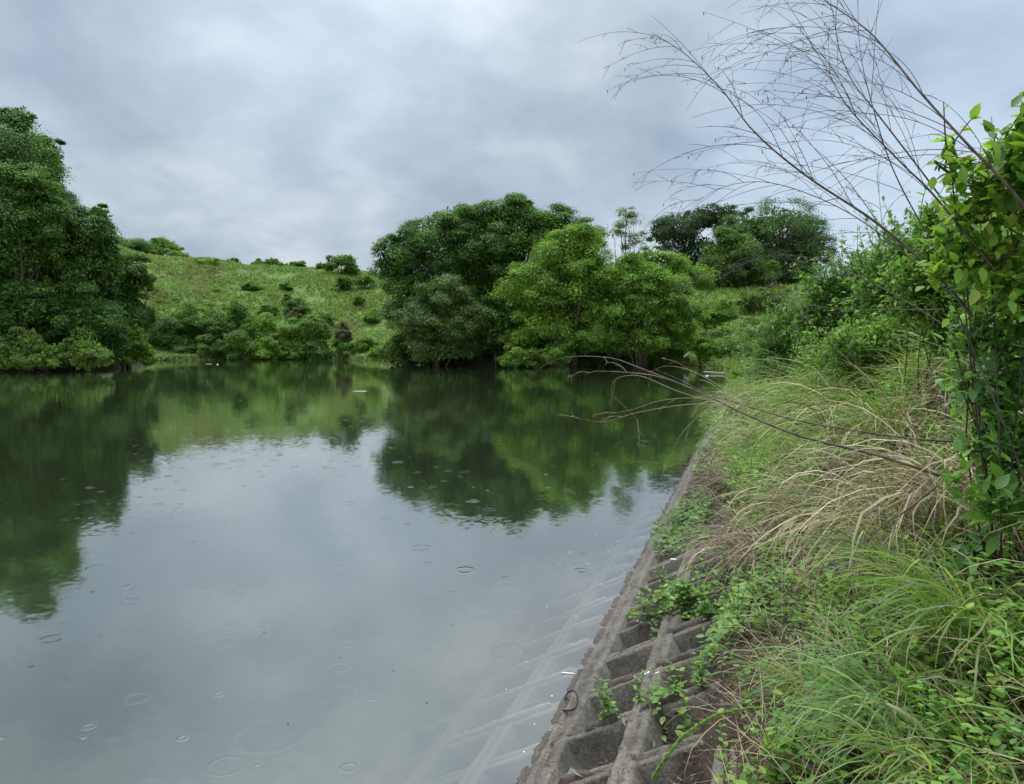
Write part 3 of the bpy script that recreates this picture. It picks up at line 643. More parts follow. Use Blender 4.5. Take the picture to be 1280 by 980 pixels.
# twigs and leaves lying in the cells
n = 22000; d, u = scatter(n, (tcam(-1.2), tcam(12)), (.12, 1.9), 1.4); t = d-P0[1]+.2
inc = surf(t, u/CT) < -.05; inc |= (u > 1.05) | (rng.random(n) < .18); t, u = t[inc], u[inc]; n = len(t)
b = bankpt(t, u, .006); dr = rsph(n); dr[:, 2] *= .25
col = pick([(.10, .065, .045), (.13, .085, .06), (.20, .15, .10), (.07, .045, .035), (.085, .06, .04)], n)
ln = rng.uniform(.015, .075, n)
tag(leaves('litter', b, dr, unit(rsph(n)*.5+np.array([0, 0, 1])), ln, ln*rng.uniform(.06, .22, n), col, 'dry'), 'brown dead leaves and bits of twig lying in the concrete cells', 'litter', kind='stuff')

# leafy ground cover: small ovate leaves
def cover(label, n, tr, ur, powt, size, h, pal, thr, seed, near=True, name='undergrowth'):
    nc = n//9; d, u = scatter(nc, (tcam(tr[0]), tcam(tr[1])), ur, powt); t = d-P0[1]+.2
    keep = (mask_noise(t, u, seed, .9) > thr) & (u > ur[0]-(.95-cedge(t))+.5*(mask_noise(t, u, seed+2, 1.5)+.4)); t, u = t[keep], u[keep]; nc = len(t)
    b = bankpt(t, u); top = b+np.column_stack([rng.normal(size=(nc, 2))*.05, h*rng.uniform(.3, 1.2, nc)])
    i = np.repeat(np.arange(nc), 9); k = rng.random(len(i)); P_ = b[i]*(1-k[:, None])+top[i]*k[:, None]
    a = rsph(len(i))*np.array([1, 1, .15]); a[:, 2] += .15
    dist = np.clip(tcam(t[i])/5, 1, 5)**.5
    sz = size*rng.uniform(.5, 1.3, len(i))*dist*np.where(k > .9, .7, 1)
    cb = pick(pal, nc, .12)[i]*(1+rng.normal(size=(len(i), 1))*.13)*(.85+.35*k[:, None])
    o = leaves(name, P_, a, unit(rsph(len(i))*.35+np.array([0, 0, 1])), sz, sz*.58, np.clip(cb, .01, .6), 'wet_leaf', near=near)
    return tag(o, label, 'plants', kind='stuff')
LEAF = [(.13, .25, .045), (.16, .29, .055), (.11, .22, .06), (.19, .31, .07), (.22, .30, .06)]
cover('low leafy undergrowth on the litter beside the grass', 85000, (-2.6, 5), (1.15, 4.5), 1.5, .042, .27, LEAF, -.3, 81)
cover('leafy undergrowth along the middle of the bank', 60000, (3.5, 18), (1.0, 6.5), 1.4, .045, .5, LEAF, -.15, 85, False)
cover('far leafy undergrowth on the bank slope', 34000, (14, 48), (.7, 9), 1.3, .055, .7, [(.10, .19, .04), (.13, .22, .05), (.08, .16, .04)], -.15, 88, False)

# single leafy weeds, seven kinds of build copied round the bank
def weed(label, nst, h, lsz, pal, group):
    o = thing('leafy_weed', label, 'weed', (0, 0, 0), group)
    paths, P_, A_, Nn_, S_ = [], [], [], [], []
    for s in range(nst):
        dr = rsph(1)[0]*np.array([1, 1, 0]); hh_ = h*rng.uniform(.6, 1.15)
        c = spline([(0, 0, -.02), dr*h*.12+np.array([0, 0, hh_*.5]), dr*h*rng.uniform(.2, .6)+np.array([0, 0, hh_])], 9)
        paths.append((c, [.0028, .0012])); m = rng.integers(4, 7)
        for j in range(m):
            k = .25+.75*j/(m-1); p_ = c[int(k*8)]; az = j*math.pi/2+rng.normal()*.3
            for sg in (0, math.pi):
                A_.append((math.cos(az+sg), math.sin(az+sg), .25+rng.normal()*.15)); P_.append(p_); Nn_.append((rng.normal()*.25, rng.normal()*.25, 1)); S_.append(lsz*(1.15-.5*k)*rng.uniform(.75, 1.2))
    tubes('stem', paths, 'green_stem', o, 4)
    S_ = np.array(S_); leaves('leaves', np.array(P_), np.array(A_), np.array(Nn_), S_, S_*.6, pick(pal, len(S_), .12), 'wet_leaf', o, True)
    return o
wz = [('little leafy weed rooted in the litter of a concrete cell', (.15, .95), (-1.0, 3.5), 16), ('small leafy weed growing in the brown litter above the concrete cells', (.85, 1.35), (-.9, 3.6), 16), ('leafy weed standing among grass low on the right of the bank', (1.5, 2.7), (-2.2, 1.6), 26),
      ('leafy weed in the tangle of dry stalks on the middle bank', (1.2, 2.6), (2.2, 7.0), 22)]
protos = []
for lab, ur, tr, cnt in wz:
    ps = [weed(lab, rng.integers(2, 5), rng.uniform(.16, .3), rng.uniform(.045, .065), LEAF, lab.replace('leafy weed', 'leafy weeds')) for _ in range(4)]
    for i in range(cnt):
        t_, u_ = rng.uniform(*tr), rng.uniform(*ur); loc = bankpt([t_], [u_])[0]
        if i < 4: ps[i].location = loc; ps[i].rotation_euler = (0, 0, rng.uniform(0, 6)); ps[i].scale = (rng.uniform(.7, 1.3),)*3
        else: copy_tree(ps[i % 4], loc, rng.uniform(0, 6), rng.uniform(.7, 1.3), lab)

# creepers on the concrete
def bankpix(px, py, lift=0.0):
    """where the view ray through a picture point meets the bank"""
    d = ray(px, py); k = np.arange(1.2, 60, .02); P_ = np.array([0, 0, CH])+d*k[:, None]
    t_, u_ = tu(P_[:, 0], P_[:, 1]); z = bankpt(t_, u_)[:, 2]+lift; hit = np.nonzero(P_[:, 2] < z)[0]
    return P_[hit[0] if len(hit) else -1]
def creeper(label, poly_px, n_run, leafsz, n_leaf, pal, thick=.07):
    c = np.array([bankpix(*p) for p in poly_px]); o = thing('creeper', label, 'vine', tuple(c.mean(0)), 'creepers over the concrete slope')
    org = c.mean(0); paths, P_, A_ = [], [], []
    for r in range(n_run):
        w_ = rng.dirichlet(np.ones(len(c))*.35); w2 = rng.dirichlet(np.ones(len(c))*.35)
        a, b = w_@c, w2@c; m = (a+b)/2+rng.normal(size=3)*.06
        cu = spline([a, m, b], 14); ti, ui = tu(cu[:, 0], cu[:, 1]); cu = bankpt(ti, ui, .0); 
        cu[:, 2] = np.convolve(np.pad(cu[:, 2], 2, 'edge'), np.ones(5)/5, 'valid')+.02+rng.random()*thick
        paths.append((cu-org, [.003, .002]))
        k = rng.uniform(0, 13, n_leaf//n_run); ii = k.astype(int).clip(0, 12); f = (k-ii)[:, None]
        P_.append(cu[ii]*(1-f)+cu[ii+1]*f-org+np.column_stack([rng.normal(size=(len(k), 2))*.02, rng.uniform(0, thick, len(k))]))
    P_ = np.concatenate(P_); n = len(P_); s = leafsz*rng.uniform(.55, 1.25, n)
    tubes('stem', paths, 'dead_stem', o, 4)
    leaves('leaves', P_, rsph(n)*np.array([1, 1, .3]), unit(rsph(n)*.45+np.array([0, -.25, 1])), s, s*.6, pick(pal, n, .18), 'wet_leaf', o, True)
    return o
VINE = [(.15, .27, .055), (.18, .30, .06), (.11, .21, .05), (.2, .31, .09)]
creeper('dense leafy creeper spilling over the concrete to the water edge', [(800, 690), (812, 672), (838, 628), (870, 596), (935, 610), (915, 700), (850, 695), (880, 650)], 60, .06, 1700, [(.12, .22, .05), (.15, .26, .055), (.09, .18, .045)], .10)
creeper('leafy creeper band crossing the concrete cells halfway along', [(782, 805), (815, 785), (850, 750), (900, 715), (935, 720), (905, 755), (850, 785)], 44, .05, 900, VINE, .1)
creeper('small bright creeper lying over the middle beam of near cells', [(786, 905), (800, 880), (850, 873), (868, 862), (840, 880)], 7, .05, 60, VINE, .04)
creeper('thin creeper higher up the slope beyond the dense one', [(870, 600), (900, 570), (940, 560), (950, 600), (915, 620)], 18, .06, 380, VINE+[(.16, .16, .1)], .2)
creeper('fine leafed creeper in the weeds above the middle cells', [(900, 760), (960, 700), (1010, 690), (985, 750), (930, 800)], 22, .042, 420, VINE, .1)
creeper('long creeper hiding the concrete beyond the dense one up to the bend', [(860, 600), (880, 560), (900, 520), (925, 500), (935, 540), (905, 600)], 40, .07, 900, [(.12, .21, .05), (.15, .24, .06), (.17, .17, .09)], .18)
creeper('creeper spilling from the weeds over the upper row of middle cells', [(880, 790), (905, 740), (960, 720), (950, 790), (915, 850), (885, 840)], 30, .05, 700, VINE, .1)
creeper('three leafed seedling rooted in the nearest visible cell', [(748, 938), (752, 930), (765, 936)], 3, .035, 9, VINE, .03)

def twig_curve(p, d, L_, droop, n=14, wob=.03):
    pts = [np.array(p, float)]; d = unit(np.array(d, float)); st = L_/n
    side = rsph(1)[0]*wob
    for i in range(n):
        d = unit(d+np.array([0, 0, -droop/n])+side/n*3+rng.normal(size=3)*wob*(1.1 if rng.random() < .25 else .45)); pts.append(pts[-1]+d*st)
    return np.array(pts)
# tussocks of arching grass
def tussock(label, px, py, rad, n, h, wd, pal, lift=(.7, 1.5), droop=(1.2, 2.8), mat_='dry', dlt=0, name='grass_tussock', bias=(0, 0, 0), tip=None, dist=None):
    b0 = bankpix(px, py) if dist is None else at(px, py, dist)
    b0[2] = H1(b0[0], b0[1])+dlt
    o = thing(name, label, 'grass tuft', tuple(b0), 'arching grass tussocks on the bank')
    r = rng.random(n)**.5*rad; th = rng.uniform(0, 2*math.pi, n)
    P_ = np.stack([r*np.cos(th), r*np.sin(th), np.zeros(n)], 1)
    o_ = P_/max(rad, .01)+rsph(n)*.5+np.array(bias)
    blades('blades', P_, o_, h*rng.uniform(.45, 1.25, n), wd*rng.uniform(.5, 1.4, n), rng.uniform(*droop, n), pick(pal, n), mat_, o, 8, rng.uniform(*lift, n), tip)
    return o
LB_ = (-.6, -.3, 0)
tussock('large pale dead tussock drooping below the long dead branches', 1160, 670, .42, 280, .75, .010, STRAW, (.2, 1.5), (1.2, 3.3), bias=LB_, dlt=.05)
tussock('flattened tan tussock left of the large pale one', 1050, 640, .45, 260, .7, .009, STRAW, (.1, 1.3), (.6, 2.8), bias=LB_)
tussock('dead grass tussock at the right under the leafy shrub', 1235, 650, .35, 220, .9, .010, STRAW, (.9, 1.5), (1.4, 2.9), bias=(-.6, -.2, 0))
tussock('half green tussock of long arching blades above the pale ones', 1110, 560, .5, 520, 1.0, .009, STRAW+GREEN[:3]+GREEN[:3], (.8, 1.5), (1.2, 2.8), bias=LB_)
tussock('greenish arching tussock below the middle bush', 1050, 520, .5, 520, 1.1, .010, STRAW[:2]+GREEN, (.8, 1.5), (1.2, 2.7), 'leaf', bias=LB_)
tussock('straw coloured tussock with fine hair-like blades near the concrete', 985, 560, .5, 360, .8, .008, STRAW+GREEN[:2], (.7, 1.4), (1.2, 2.8), bias=LB_)
tussock('far fine tussock beside the bend of the concrete', 965, 520, .8, 420, 1.0, .014, STRAW+GREEN[:3], (.7, 1.5), (1.2, 2.5), bias=LB_)
tussock('blue green tuft of long soft blades at lower right', 1110, 900, .16, 200, .5, .0065, [(.13, .23, .11), (.16, .26, .12), (.12, .22, .06), (.18, .27, .13)], (.9, 1.5), (1.4, 2.8), 'wet_leaf', bias=(-.5, -.2, 0))
tussock('bright green tuft of thick blades in the lower right corner', 1200, 990, .22, 200, .45, .009, GREEN, (.9, 1.5), (1.0, 2.4), 'wet_leaf', bias=(-.4, -.2, 0))
tussock('green tuft right of the brown fallen twig', 1235, 800, .2, 200, .55, .009, GREEN, (.9, 1.5), (1.2, 2.6), 'wet_leaf', bias=(-.6, -.3, 0))
tussock('tall soft green tuft in front of the pale dead tussock', 1140, 740, .18, 180, .6, .007, GREEN+[(.12, .2, .11)]*2, (1.0, 1.5), (1.0, 2.4), 'wet_leaf', bias=(-.5, -.2, 0))
tussock('small green tuft above the litter in the lower middle of the bank', 1010, 880, .12, 180, .38, .007, GREEN, (.9, 1.5), (.9, 2.4), 'wet_leaf')
tussock('grey withered tuft where the weeds meet the concrete', 960, 690, .3, 380, .6, .006, STRAW+[(.14, .1, .09)]*3, (.2, 1.2), (.6, 2.5), bias=LB_)
tussock('purplish withered clump behind the dense creeper', 925, 620, .3, 420, .55, .008, [(.08, .05, .05), (.12, .08, .075), (.2, .15, .12)], (.3, 1.4), (.6, 2.4), bias=LB_)

for k_ in range(3):
    p0 = None
    for i in range(7):
        t_, u_ = rng.uniform(2.2, 13), rng.uniform(1.5, 4.5); loc = bankpt([t_], [u_])[0]; lab = 'knee high tuft of mixed green and straw blades among the weeds of the middle bank'
        if p0 is None:
            p0 = thing('grass_tussock', lab, 'grass tuft', tuple(loc), 'mixed tufts of the middle bank'); n_ = 150
            r_ = rng.random(n_)**.5*.14; th_ = rng.uniform(0, 6.28, n_); Pq = np.stack([r_*np.cos(th_), r_*np.sin(th_), np.zeros(n_)], 1)
            blades('blades', Pq, rsph(n_), .65*rng.uniform(.4, 1.3, n_), .009*rng.uniform(.6, 1.5, n_), rng.uniform(.5, 2.8, n_), pick(STRAW[:3]+GREEN[:3]+GREEN[5:], n_), 'dry', p0, 7, rng.uniform(.7, 1.55, n_))
        else: copy_tree(p0, loc, rng.uniform(0, 6), rng.uniform(.7, 1.3), lab)
def tallweed(label):
    o = thing('tall_weed', label, 'weed', (0, 0, 0), 'tall weeds of the middle bank'); paths, P_, A_, Z_ = [], [], [], []
    for q_ in range(rng.integers(2, 5)):
        d = unit(np.array([rng.normal()*.22, rng.normal()*.22, 1])); L_ = rng.uniform(.6, 1.1); c = twig_curve((rng.normal()*.04, rng.normal()*.04, -.03), d, L_, .25, 14, .05); paths.append((c, [.005, .0015]))
        m = 34; k = rng.uniform(3, 14, m); ii = np.clip(k.astype(int), 0, 13); P_.append(c[ii]+(c[ii+1]-c[ii])*(k-ii)[:, None]); a_ = rsph(m); a_[:, 2] = np.abs(a_[:, 2])*.5+.1; A_.append(a_); Z_.append(.085*(1.15-k/22)*rng.uniform(.7, 1.2, m))
    P_, A_, Z_ = np.concatenate(P_), np.concatenate(A_), np.concatenate(Z_)
    tubes('stem', paths, 'green_stem', o, 4); leaves('leaves', P_, A_, unit(rsph(len(P_))*.35+np.array([0, 0, 1])), Z_, Z_*.42, pick(LEAF, len(P_), .12), 'wet_leaf', o, True); return o
# bushes in the middle of the bank
MG = 'bushes along the top of the bank'
def bush(name, label, Yd, ells, n, size, pal, group, shoots=0, wet=True, sh_h=.5):
    if group == MG: ells = list(ells)+[(e[0]+6, e[1]+e[3]*1.1, e[2]*.95, e[3]*.8) for e in ells]; n = int(n*1.6)
    E = [(at(e[0], e[1], Yd+(e[4] if len(e) > 4 else 0)), np.array([e[2]*Yd/F, e[2]*Yd/F*.8, e[3]*Yd/F])) for e in ells]
    c = np.mean([e[0] for e in E], 0); org = np.array([c[0], c[1], H1(c[0], c[1])]); o = thing(name, label, 'bush', tuple(org), group)
    areas = np.array([np.prod(e[1])**(2/3) for e in E]); areas /= areas.sum(); P_, Nn, Ax = [], [], []; paths = []
    for (cc, ax), wgt in zip(E, areas):
        nt_ = max(int(n*wgt/16), 4); d = rsph(nt_*2); d = d[d[:, 2] > -.6][:nt_]; tip = cc-org+d*ax*np.where(rng.random((len(d), 1)) < (.3 if Yd < 4 else .2), rng.uniform(1.1, 1.45, (len(d), 1)), rng.uniform(.4, 1.08, (len(d), 1)))
        for q_ in tip:
            root = np.array([cc[0]-org[0]+rng.normal()*.1*ax[0], cc[1]-org[1], 0]); root[2] = min(0., q_[2]-.2)
            mid = (cc-org)*.6+q_*.4-np.array([0, 0, .15*ax[2]])
            cu = spline([mid, mid*.4+q_*.6+rng.normal(size=3)*.03, q_], 8); 
            if rng.random() < .35: paths.append((cu, [.006, .0015]))
            k = rng.uniform(2.2, 7, 16); ii = np.clip(k.astype(int), 0, 6); f = (k-ii)[:, None]
            P_.append(cu[ii]*(1-f)+cu[ii+1]*f+rng.normal(size=(16, 3))*size*.5); Ax.append(unit(q_-mid)[None]*.5+rsph(16)); Nn.append(unit(rsph(16)*.42+np.array([0, -.12, 1])))
        for z_ in range(1):
            q_ = tip[rng.integers(0, len(tip))]; rt = np.array([rng.normal()*.12+(.25 if Yd < 6 else 0), .1+rng.normal()*.1, -.1])
            if Yd > 6 or rng.random() < .5: paths.append((spline([rt, rt*.5+(cc-org)*.5+rng.normal(size=3)*.05, (cc-org)*.6+q_*.4, q_], 12), [.006, .002] if Yd > 6 else [.0045, .0015]))
    for s in range(shoots):
        cc, ax = E[s % len(E)]; p_ = cc-org+np.array([rng.uniform(-1, 1)*ax[0], rng.uniform(-.6, .6)*ax[1], ax[2]*rng.uniform(.2, .7)])
        L_ = sh_h*rng.uniform(.5, 1.2); dr = unit(np.array([rng.normal()*.25, rng.normal()*.25, 1])); cu = spline([p_, p_+dr*L_*.5, p_+dr*L_+rsph(1)[0]*.06], 8); paths.append((cu, [.005, .0015]))
        k = rng.uniform(1, 7, 16); ii = np.clip(k.astype(int), 0, 6); P_.append(cu[ii]); a_ = rsph(16); a_[:, 2] = np.abs(a_[:, 2])*.6; Ax.append(a_); Nn.append(unit(rsph(16)*.4+np.array([0, 0, 1])))
    P_ = np.concatenate(P_); Ax = np.concatenate(Ax); Nn = np.concatenate(Nn); n_ = len(P_); s = size*rng.uniform(.3, 1.4, n_)**.9
    z = P_[:, 2]; zt = (z-z.min())/(np.ptp(z)+1e-6)
    leaves('leaves', P_, Ax, Nn, s, s*.55, pick(pal, n_, .2), 'wet_leaf' if wet else 'leaf', o, Yd < 6)
    if len(paths) > 12: tubes('stem', paths, 'bark', o, 5)
    return o
bush('bank_bush', 'dark leafy bush half way along the bank with upright pale shoots', 12, [(1040, 370, 42, 40), (1085, 350, 45, 40), (1020, 410, 30, 24)], 9000, .075, [(.10, .20, .04), (.14, .25, .05), (.07, .15, .035)], MG, 16)
bush('bank_bush', 'bush with many upright leafy shoots under the dead stems', 9, [(1140, 320, 48, 42), (1110, 360, 45, 36), (1180, 300, 36, 36)], 9000, .065, [(.11, .21, .045), (.16, .28, .06), (.08, .17, .04)], MG, 30, True, .45)
bush('bank_bush', 'light airy bush where the grass slope meets the middle bushes', 15, [(990, 400, 36, 26), (965, 440, 30, 22), (1000, 440, 34, 24)], 6500, .075, [(.11, .20, .04), (.14, .23, .05), (.08, .16, .04)], MG, 6)
bush('bank_bush', 'leafy bush with loose sprays at the top of bank just left of the nearest shrub', 6.5, [(1165, 285, 22, 34), (1140, 350, 34, 34), (1180, 380, 30, 40)], 3600, .06, [(.14, .26, .05), (.18, .30, .06), (.11, .21, .05)], MG, 16, True, .4)
bush('bank_bush', 'pale sprawling weedy bush among the arching grass of the middle bank', 10, [(1040, 450, 40, 26), (1000, 500, 34, 22)], 3600, .05, [(.15, .26, .06), (.2, .3, .08)], MG, 14, True, .4)
bush('bank_bush', 'low bush of pale leaves below the dark middle bush', 8.5, [(1065, 430, 45, 26), (1120, 420, 40, 30)], 4500, .06, [(.13, .23, .05), (.17, .28, .06)], MG, 4)
bush('bank_bush', 'tiny bright bush standing at the water on the far bank edge', 31, [(921, 470, 8, 9)], 700, .11, [(.14, .25, .03)], 'small bushes at the far bank edge', 0)
bush('bank_bush', 'small weedy bush behind the bend of the bank', 24, [(955, 465, 22, 20), (935, 440, 20, 16), (985, 475, 26, 20)], 5000, .085, [(.11, .19, .05), (.15, .22, .06), (.09, .16, .05)], 'small bushes at the far bank edge', 0)
bush('bank_bush', 'wide grassy green bush on the bank below the rise', 34, [(940, 420, 26, 14), (975, 410, 22, 16), (915, 430, 16, 10)], 4500, .11, [(.12, .2, .05), (.15, .22, .06)], 'small bushes at the far bank edge', 0)
lab = 'tall upright leafy weed rising from the tangle of the middle bank'
tp_ = [tallweed(lab) for _ in range(5)]
for i in range(46):
    t_, u_ = rng.uniform(3, 13), rng.uniform(1.7, 5.5); loc = bankpt([t_], [u_])[0]
    if i < 5: tp_[i].location = loc
    else: copy_tree(tp_[i % 5], loc, rng.uniform(0, 6), rng.uniform(.7, 1.25), lab)
# the near shrub on the right
RG = 'leafy shrubs closest to the viewer on the right'
SHR = [(.09, .18, .035), (.12, .23, .04), (.15, .26, .045)]
bush('broadleaf_shrub', 'nearest broad leaved shrub with bright yellow green top at the right border', 2.9, [(1235, 255, 30, 40), (1285, 250, 36, 50), (1235, 330, 34, 42), (1280, 370, 44, 50), (1190, 220, 12, 14), (1200, 290, 20, 22), (1180, 345, 12, 12), (1250, 205, 12, 16)], 2300, .052, [(.16, .29, .045), (.22, .37, .055), (.27, .42, .07), (.14, .27, .06), (.34, .40, .08)], RG, 26, True, .2)
bush('broadleaf_shrub', 'blue green lower half of leaf mass hanging right below the yellow green shrub', 3.0, [(1240, 430, 32, 36), (1280, 470, 40, 50), (1245, 510, 30, 34), (1195, 440, 14, 12), (1280, 560, 40, 50), (1200, 490, 16, 14), (1225, 560, 22, 20), (1250, 610, 26, 18)], 2300, .048, [(.13, .26, .08), (.15, .29, .11), (.19, .33, .07), (.11, .23, .07), (.23, .36, .07)], RG, 8, True, .18)
bush('broadleaf_shrub', 'darker shrub filling the shade behind the nearest shrub', 4.4, [(1285, 420, 60, 90), (1290, 560, 50, 80), (1265, 320, 34, 44)], 3200, .052, [(.13, .24, .06), (.16, .28, .07), (.10, .19, .05)], RG, 12)
bush('broadleaf_shrub', 'top shoots of leaves at the right border above the yellow green shrub', 2.7, [(1288, 215, 20, 36), (1291, 160, 8, 14)], 300, .062, [(.10, .20, .035), (.14, .25, .04)], RG, 2, True, .12)
bush('fern_weed', 'bright serrated weed drooping in at the right border below the shrub', 2.9, [(1262, 640, 26, 14), (1225, 615, 18, 10)], 160, .07, [(.13, .25, .04), (.11, .22, .04)], None, 0)
bush('broadleaf_shrub', 'dark green plant low at the right border among the tall grass', 3.1, [(1270, 730, 30, 40), (1235, 690, 22, 22)], 420, .055, [(.06, .14, .04), (.08, .17, .05)], RG, 0)

# ---------------------------------------------------------------- dead stems and branches
def deadstem(label, path, r, n_side, slen, material='dead_stem', twm='purple_twig', name='dead_weed', group=None, droop=.85, s0=.2, fine=.5):
    P_ = np.array([at(*q_) for q_ in path]); org = P_[0].copy()
    o = thing(name, label, 'branch' if 'branch' in name else 'dead stem', tuple(org), group)
    c = spline(P_-org, 40); tubes('main_stalk', [(c, [r*.8, r*.6, r*.36, r*.15])], material, o, 6)
    for j in range(n_side):
        k = s0+(1-s0)*(j+rng.random())/n_side; i = int(k*38); tg = unit(c[i+1]-c[i])
        d = unit(tg+rsph(1)[0]*np.array([.8, .35, .8])+np.array([-.22, 0, .18])); L_ = slen*rng.uniform(.45, 1.15)*(1.1-.45*k)
        cu = twig_curve(c[i], d, L_, droop*rng.uniform(.4, 1.5)); paths = [(cu, [max(r*.24*(1.15-k*.5), .0013), .0006])]
        for q_ in range(rng.integers(2, 6)):
            m = rng.integers(3, 14); dd = unit(unit(cu[m]-cu[m-1])+rsph(1)[0]*.8)
            cc = twig_curve(cu[m], dd, L_*rng.uniform(.08, .3), droop*.5, 6); paths.append((cc, [.0010, .0005]))
            for z_ in range(rng.integers(0, 4) if fine else 0):
                mm = rng.integers(2, 6); paths.append((twig_curve(cc[mm], rsph(1)[0], L_*.05, .3, 3), [.0007, .0005]))
        if rng.random() < .4: paths.append((np.array([cu[-1], cu[-1]+np.array([0.002, 0, -.006]), cu[-1]+np.array([.002, 0, -.014])]), [.001, .0026, .001]))
        tubes('side_twig', paths, twm, o, 4)
    return o
DG = 'tall dead weed stems leaning over the water'
deadstem('thickest dead stem leaning left from the shrub to the top edge of the view', [(1290, 270, 2.6), (1250, 222, 2.65), (1212, 183, 2.7), (1150, 115, 2.8), (1092, 45, 2.9), (1045, 10, 3.0), (985, -30, 3.1)], .0075, 18, .8, group=DG)
deadstem('longest dead stem arching far left with a curled seed tip', [(1215, 395, 2.9), (1172, 345, 3.0), (1095, 278, 3.1), (1008, 220, 3.2), (943, 165, 3.3), (902, 112, 3.4), (857, 68, 3.5), (815, 41, 3.6)], .0078, 22, .62, group=DG, s0=.3)
deadstem('middle dead stem rising between the thickest and the longest one', [(1245, 340, 2.8), (1168, 245, 2.9), (1127, 204, 2.95), (1061, 135, 3.0), (1030, 80, 3.1), (1000, 35, 3.2)], .0055, 16, .75, group=DG)
deadstem('slim dead stem crossing the middle one on its way up', [(1230, 322, 3.1), (1160, 225, 3.15), (1095, 140, 3.2), (1062, 95, 3.3), (1045, 40, 3.35), (1050, -20, 3.4)], .005, 14, .75, group=DG)
deadstem('low dead stem arching left just above the distant dark trees', [(1190, 370, 3.4), (1110, 300, 3.5), (1040, 255, 3.6), (960, 228, 3.7), (900, 235, 3.8), (865, 258, 3.9)], .004, 16, .7, group=DG)
deadstem('upright thin dead stem with dry seed clusters beside the leafy shoots', [(1115, 360, 3.6), (1105, 300, 3.6), (1100, 255, 3.6), (1095, 210, 3.6)], .0028, 6, .25, group=DG)
deadstem('dead stem reaching straight up in the middle of the bundle', [(1180, 330, 3.3), (1120, 220, 3.3), (1090, 130, 3.3), (1075, 60, 3.3), (1072, -20, 3.3)], .004, 14, .7, group=DG)
deadstem('dead stem sweeping low over the far bank with a forked end', [(1200, 420, 3.8), (1130, 375, 4.0), (1060, 340, 4.2), (1000, 320, 4.3), (940, 325, 4.4), (885, 345, 4.5)], .0035, 14, .6, group=DG)
BGp = 'fallen dead branches across the bank'
deadstem('longest fallen branch reaching out over the water with its tip drooping', [(1205, 605, 3.3), (1100, 570, 3.5), (1000, 545, 3.75), (930, 517, 3.95), (870, 488, 4.2), (800, 460, 4.5), (760, 447, 4.7), (705, 447, 4.95), (672, 462, 5.1)], .0095, 0, .6, name='dead_branch', group=BGp)
deadstem('straighter fallen branch just above the longest one, meeting it at the water', [(1250, 553, 3.2), (1160, 550, 3.35), (1080, 540, 3.5), (990, 524, 3.75), (920, 503, 4.0), (885, 492, 4.15), (850, 475, 4.3), (820, 462, 4.4)], .007, 0, .5, name='dead_branch', group=BGp)
for lab, pth in (('looping twig curling down from the long branch above the water', [(905, 506, 4.1), (850, 490, 4.3), (800, 470, 4.5), (770, 474, 4.6), (765, 492, 4.6), (785, 512, 4.55), (800, 528, 4.5)]),
      ('twig sweeping left low over the water from the long branches', [(925, 512, 4.0), (870, 505, 4.2), (800, 515, 4.4), (755, 527, 4.5), (718, 522, 4.6)]),
      ('short bowed twig arching over the pond corner', [(940, 515, 4.0), (895, 480, 4.2), (860, 462, 4.3), (830, 458, 4.4), (808, 468, 4.45)]),
      ('twig drooping down to the concrete edge from the long branch', [(915, 500, 4.0), (880, 515, 4.1), (850, 545, 4.15), (835, 580, 4.2)]),
      ('forked twig rising from the long branch in front of the far grove', [(850, 480, 4.3), (820, 470, 4.4), (790, 466, 4.5), (745, 464, 4.7), (730, 470, 4.75)]),
      ('bare twig crossing low behind the looping one', [(930, 508, 4.1), (880, 498, 4.2), (830, 500, 4.3), (790, 512, 4.4), (760, 518, 4.45)])):
    deadstem(lab, pth, .0028, 2, .25, 'tan_twig', 'tan_twig', 'dead_branch', 'twigs over the pond corner', s0=.4)
deadstem('dark level branch crossing in front of the middle bushes', [(1175, 387, 4.4), (1110, 387, 4.5), (1045, 386, 4.6), (990, 375, 4.8), (956, 355, 4.9)], .005, 3, .3, name='dead_branch', group=BGp)
deadstem('branch slanting down through the dry grass above the long ones', [(1110, 500, 4.0), (1050, 440, 4.3), (1010, 400, 4.5), (985, 370, 4.7)], .0035, 4, .4, name='dead_branch', group=BGp)
deadstem('sagging brown branch low across the grass at the right', [(1290, 702, 2.75), (1200, 718, 2.85), (1120, 721, 2.95), (1040, 711, 3.1)], .006, 0, .3, name='dead_branch', group=BGp)
deadstem('dark branch slanting from the pale tussock down to the litter', [(1170, 608, 3.2), (1130, 640, 3.15), (1100, 660, 3.1), (1060, 715, 3.05)], .006, 2, .3, name='dead_branch', group=BGp)
deadstem('thin level branch over the tan tussock with a hanging curl', [(1105, 575, 3.4), (1060, 583, 3.45), (1030, 570, 3.5), (1018, 545, 3.55)], .003, 0, .3, name='dead_branch', group=BGp)
# pale stalks tangled in the weeds beside the concrete
TG = 'dry stalks tangled beside the concrete'
sc_ = []
for i in range(46):
    t_, u_ = rng.uniform(.8, 6.5), rng.uniform(1.0, 2.2); b = bankpt([t_], [u_], .02)[0]
    d = np.array([rng.normal()*.8-.3, rng.normal()*.6, rng.uniform(.1, .8)]); L_ = rng.uniform(.3, .8)
    o = thing('dry_stalk', 'pale dry stalk lying in the tangle between concrete and weeds', 'dry stalk', tuple(b), TG)
    cu = twig_curve((0, 0, 0), d, L_, 1.6, 10, .08); m = rng.integers(3, 8)
    tubes('stalk', [(cu, [.0035, .0015]), (twig_curve(cu[m], rsph(1)[0], L_*.35, .8, 6, .08), [.002, .001])], ['tan_twig', 'dead_stem', 'tan_twig'][i % 3], o, 4)
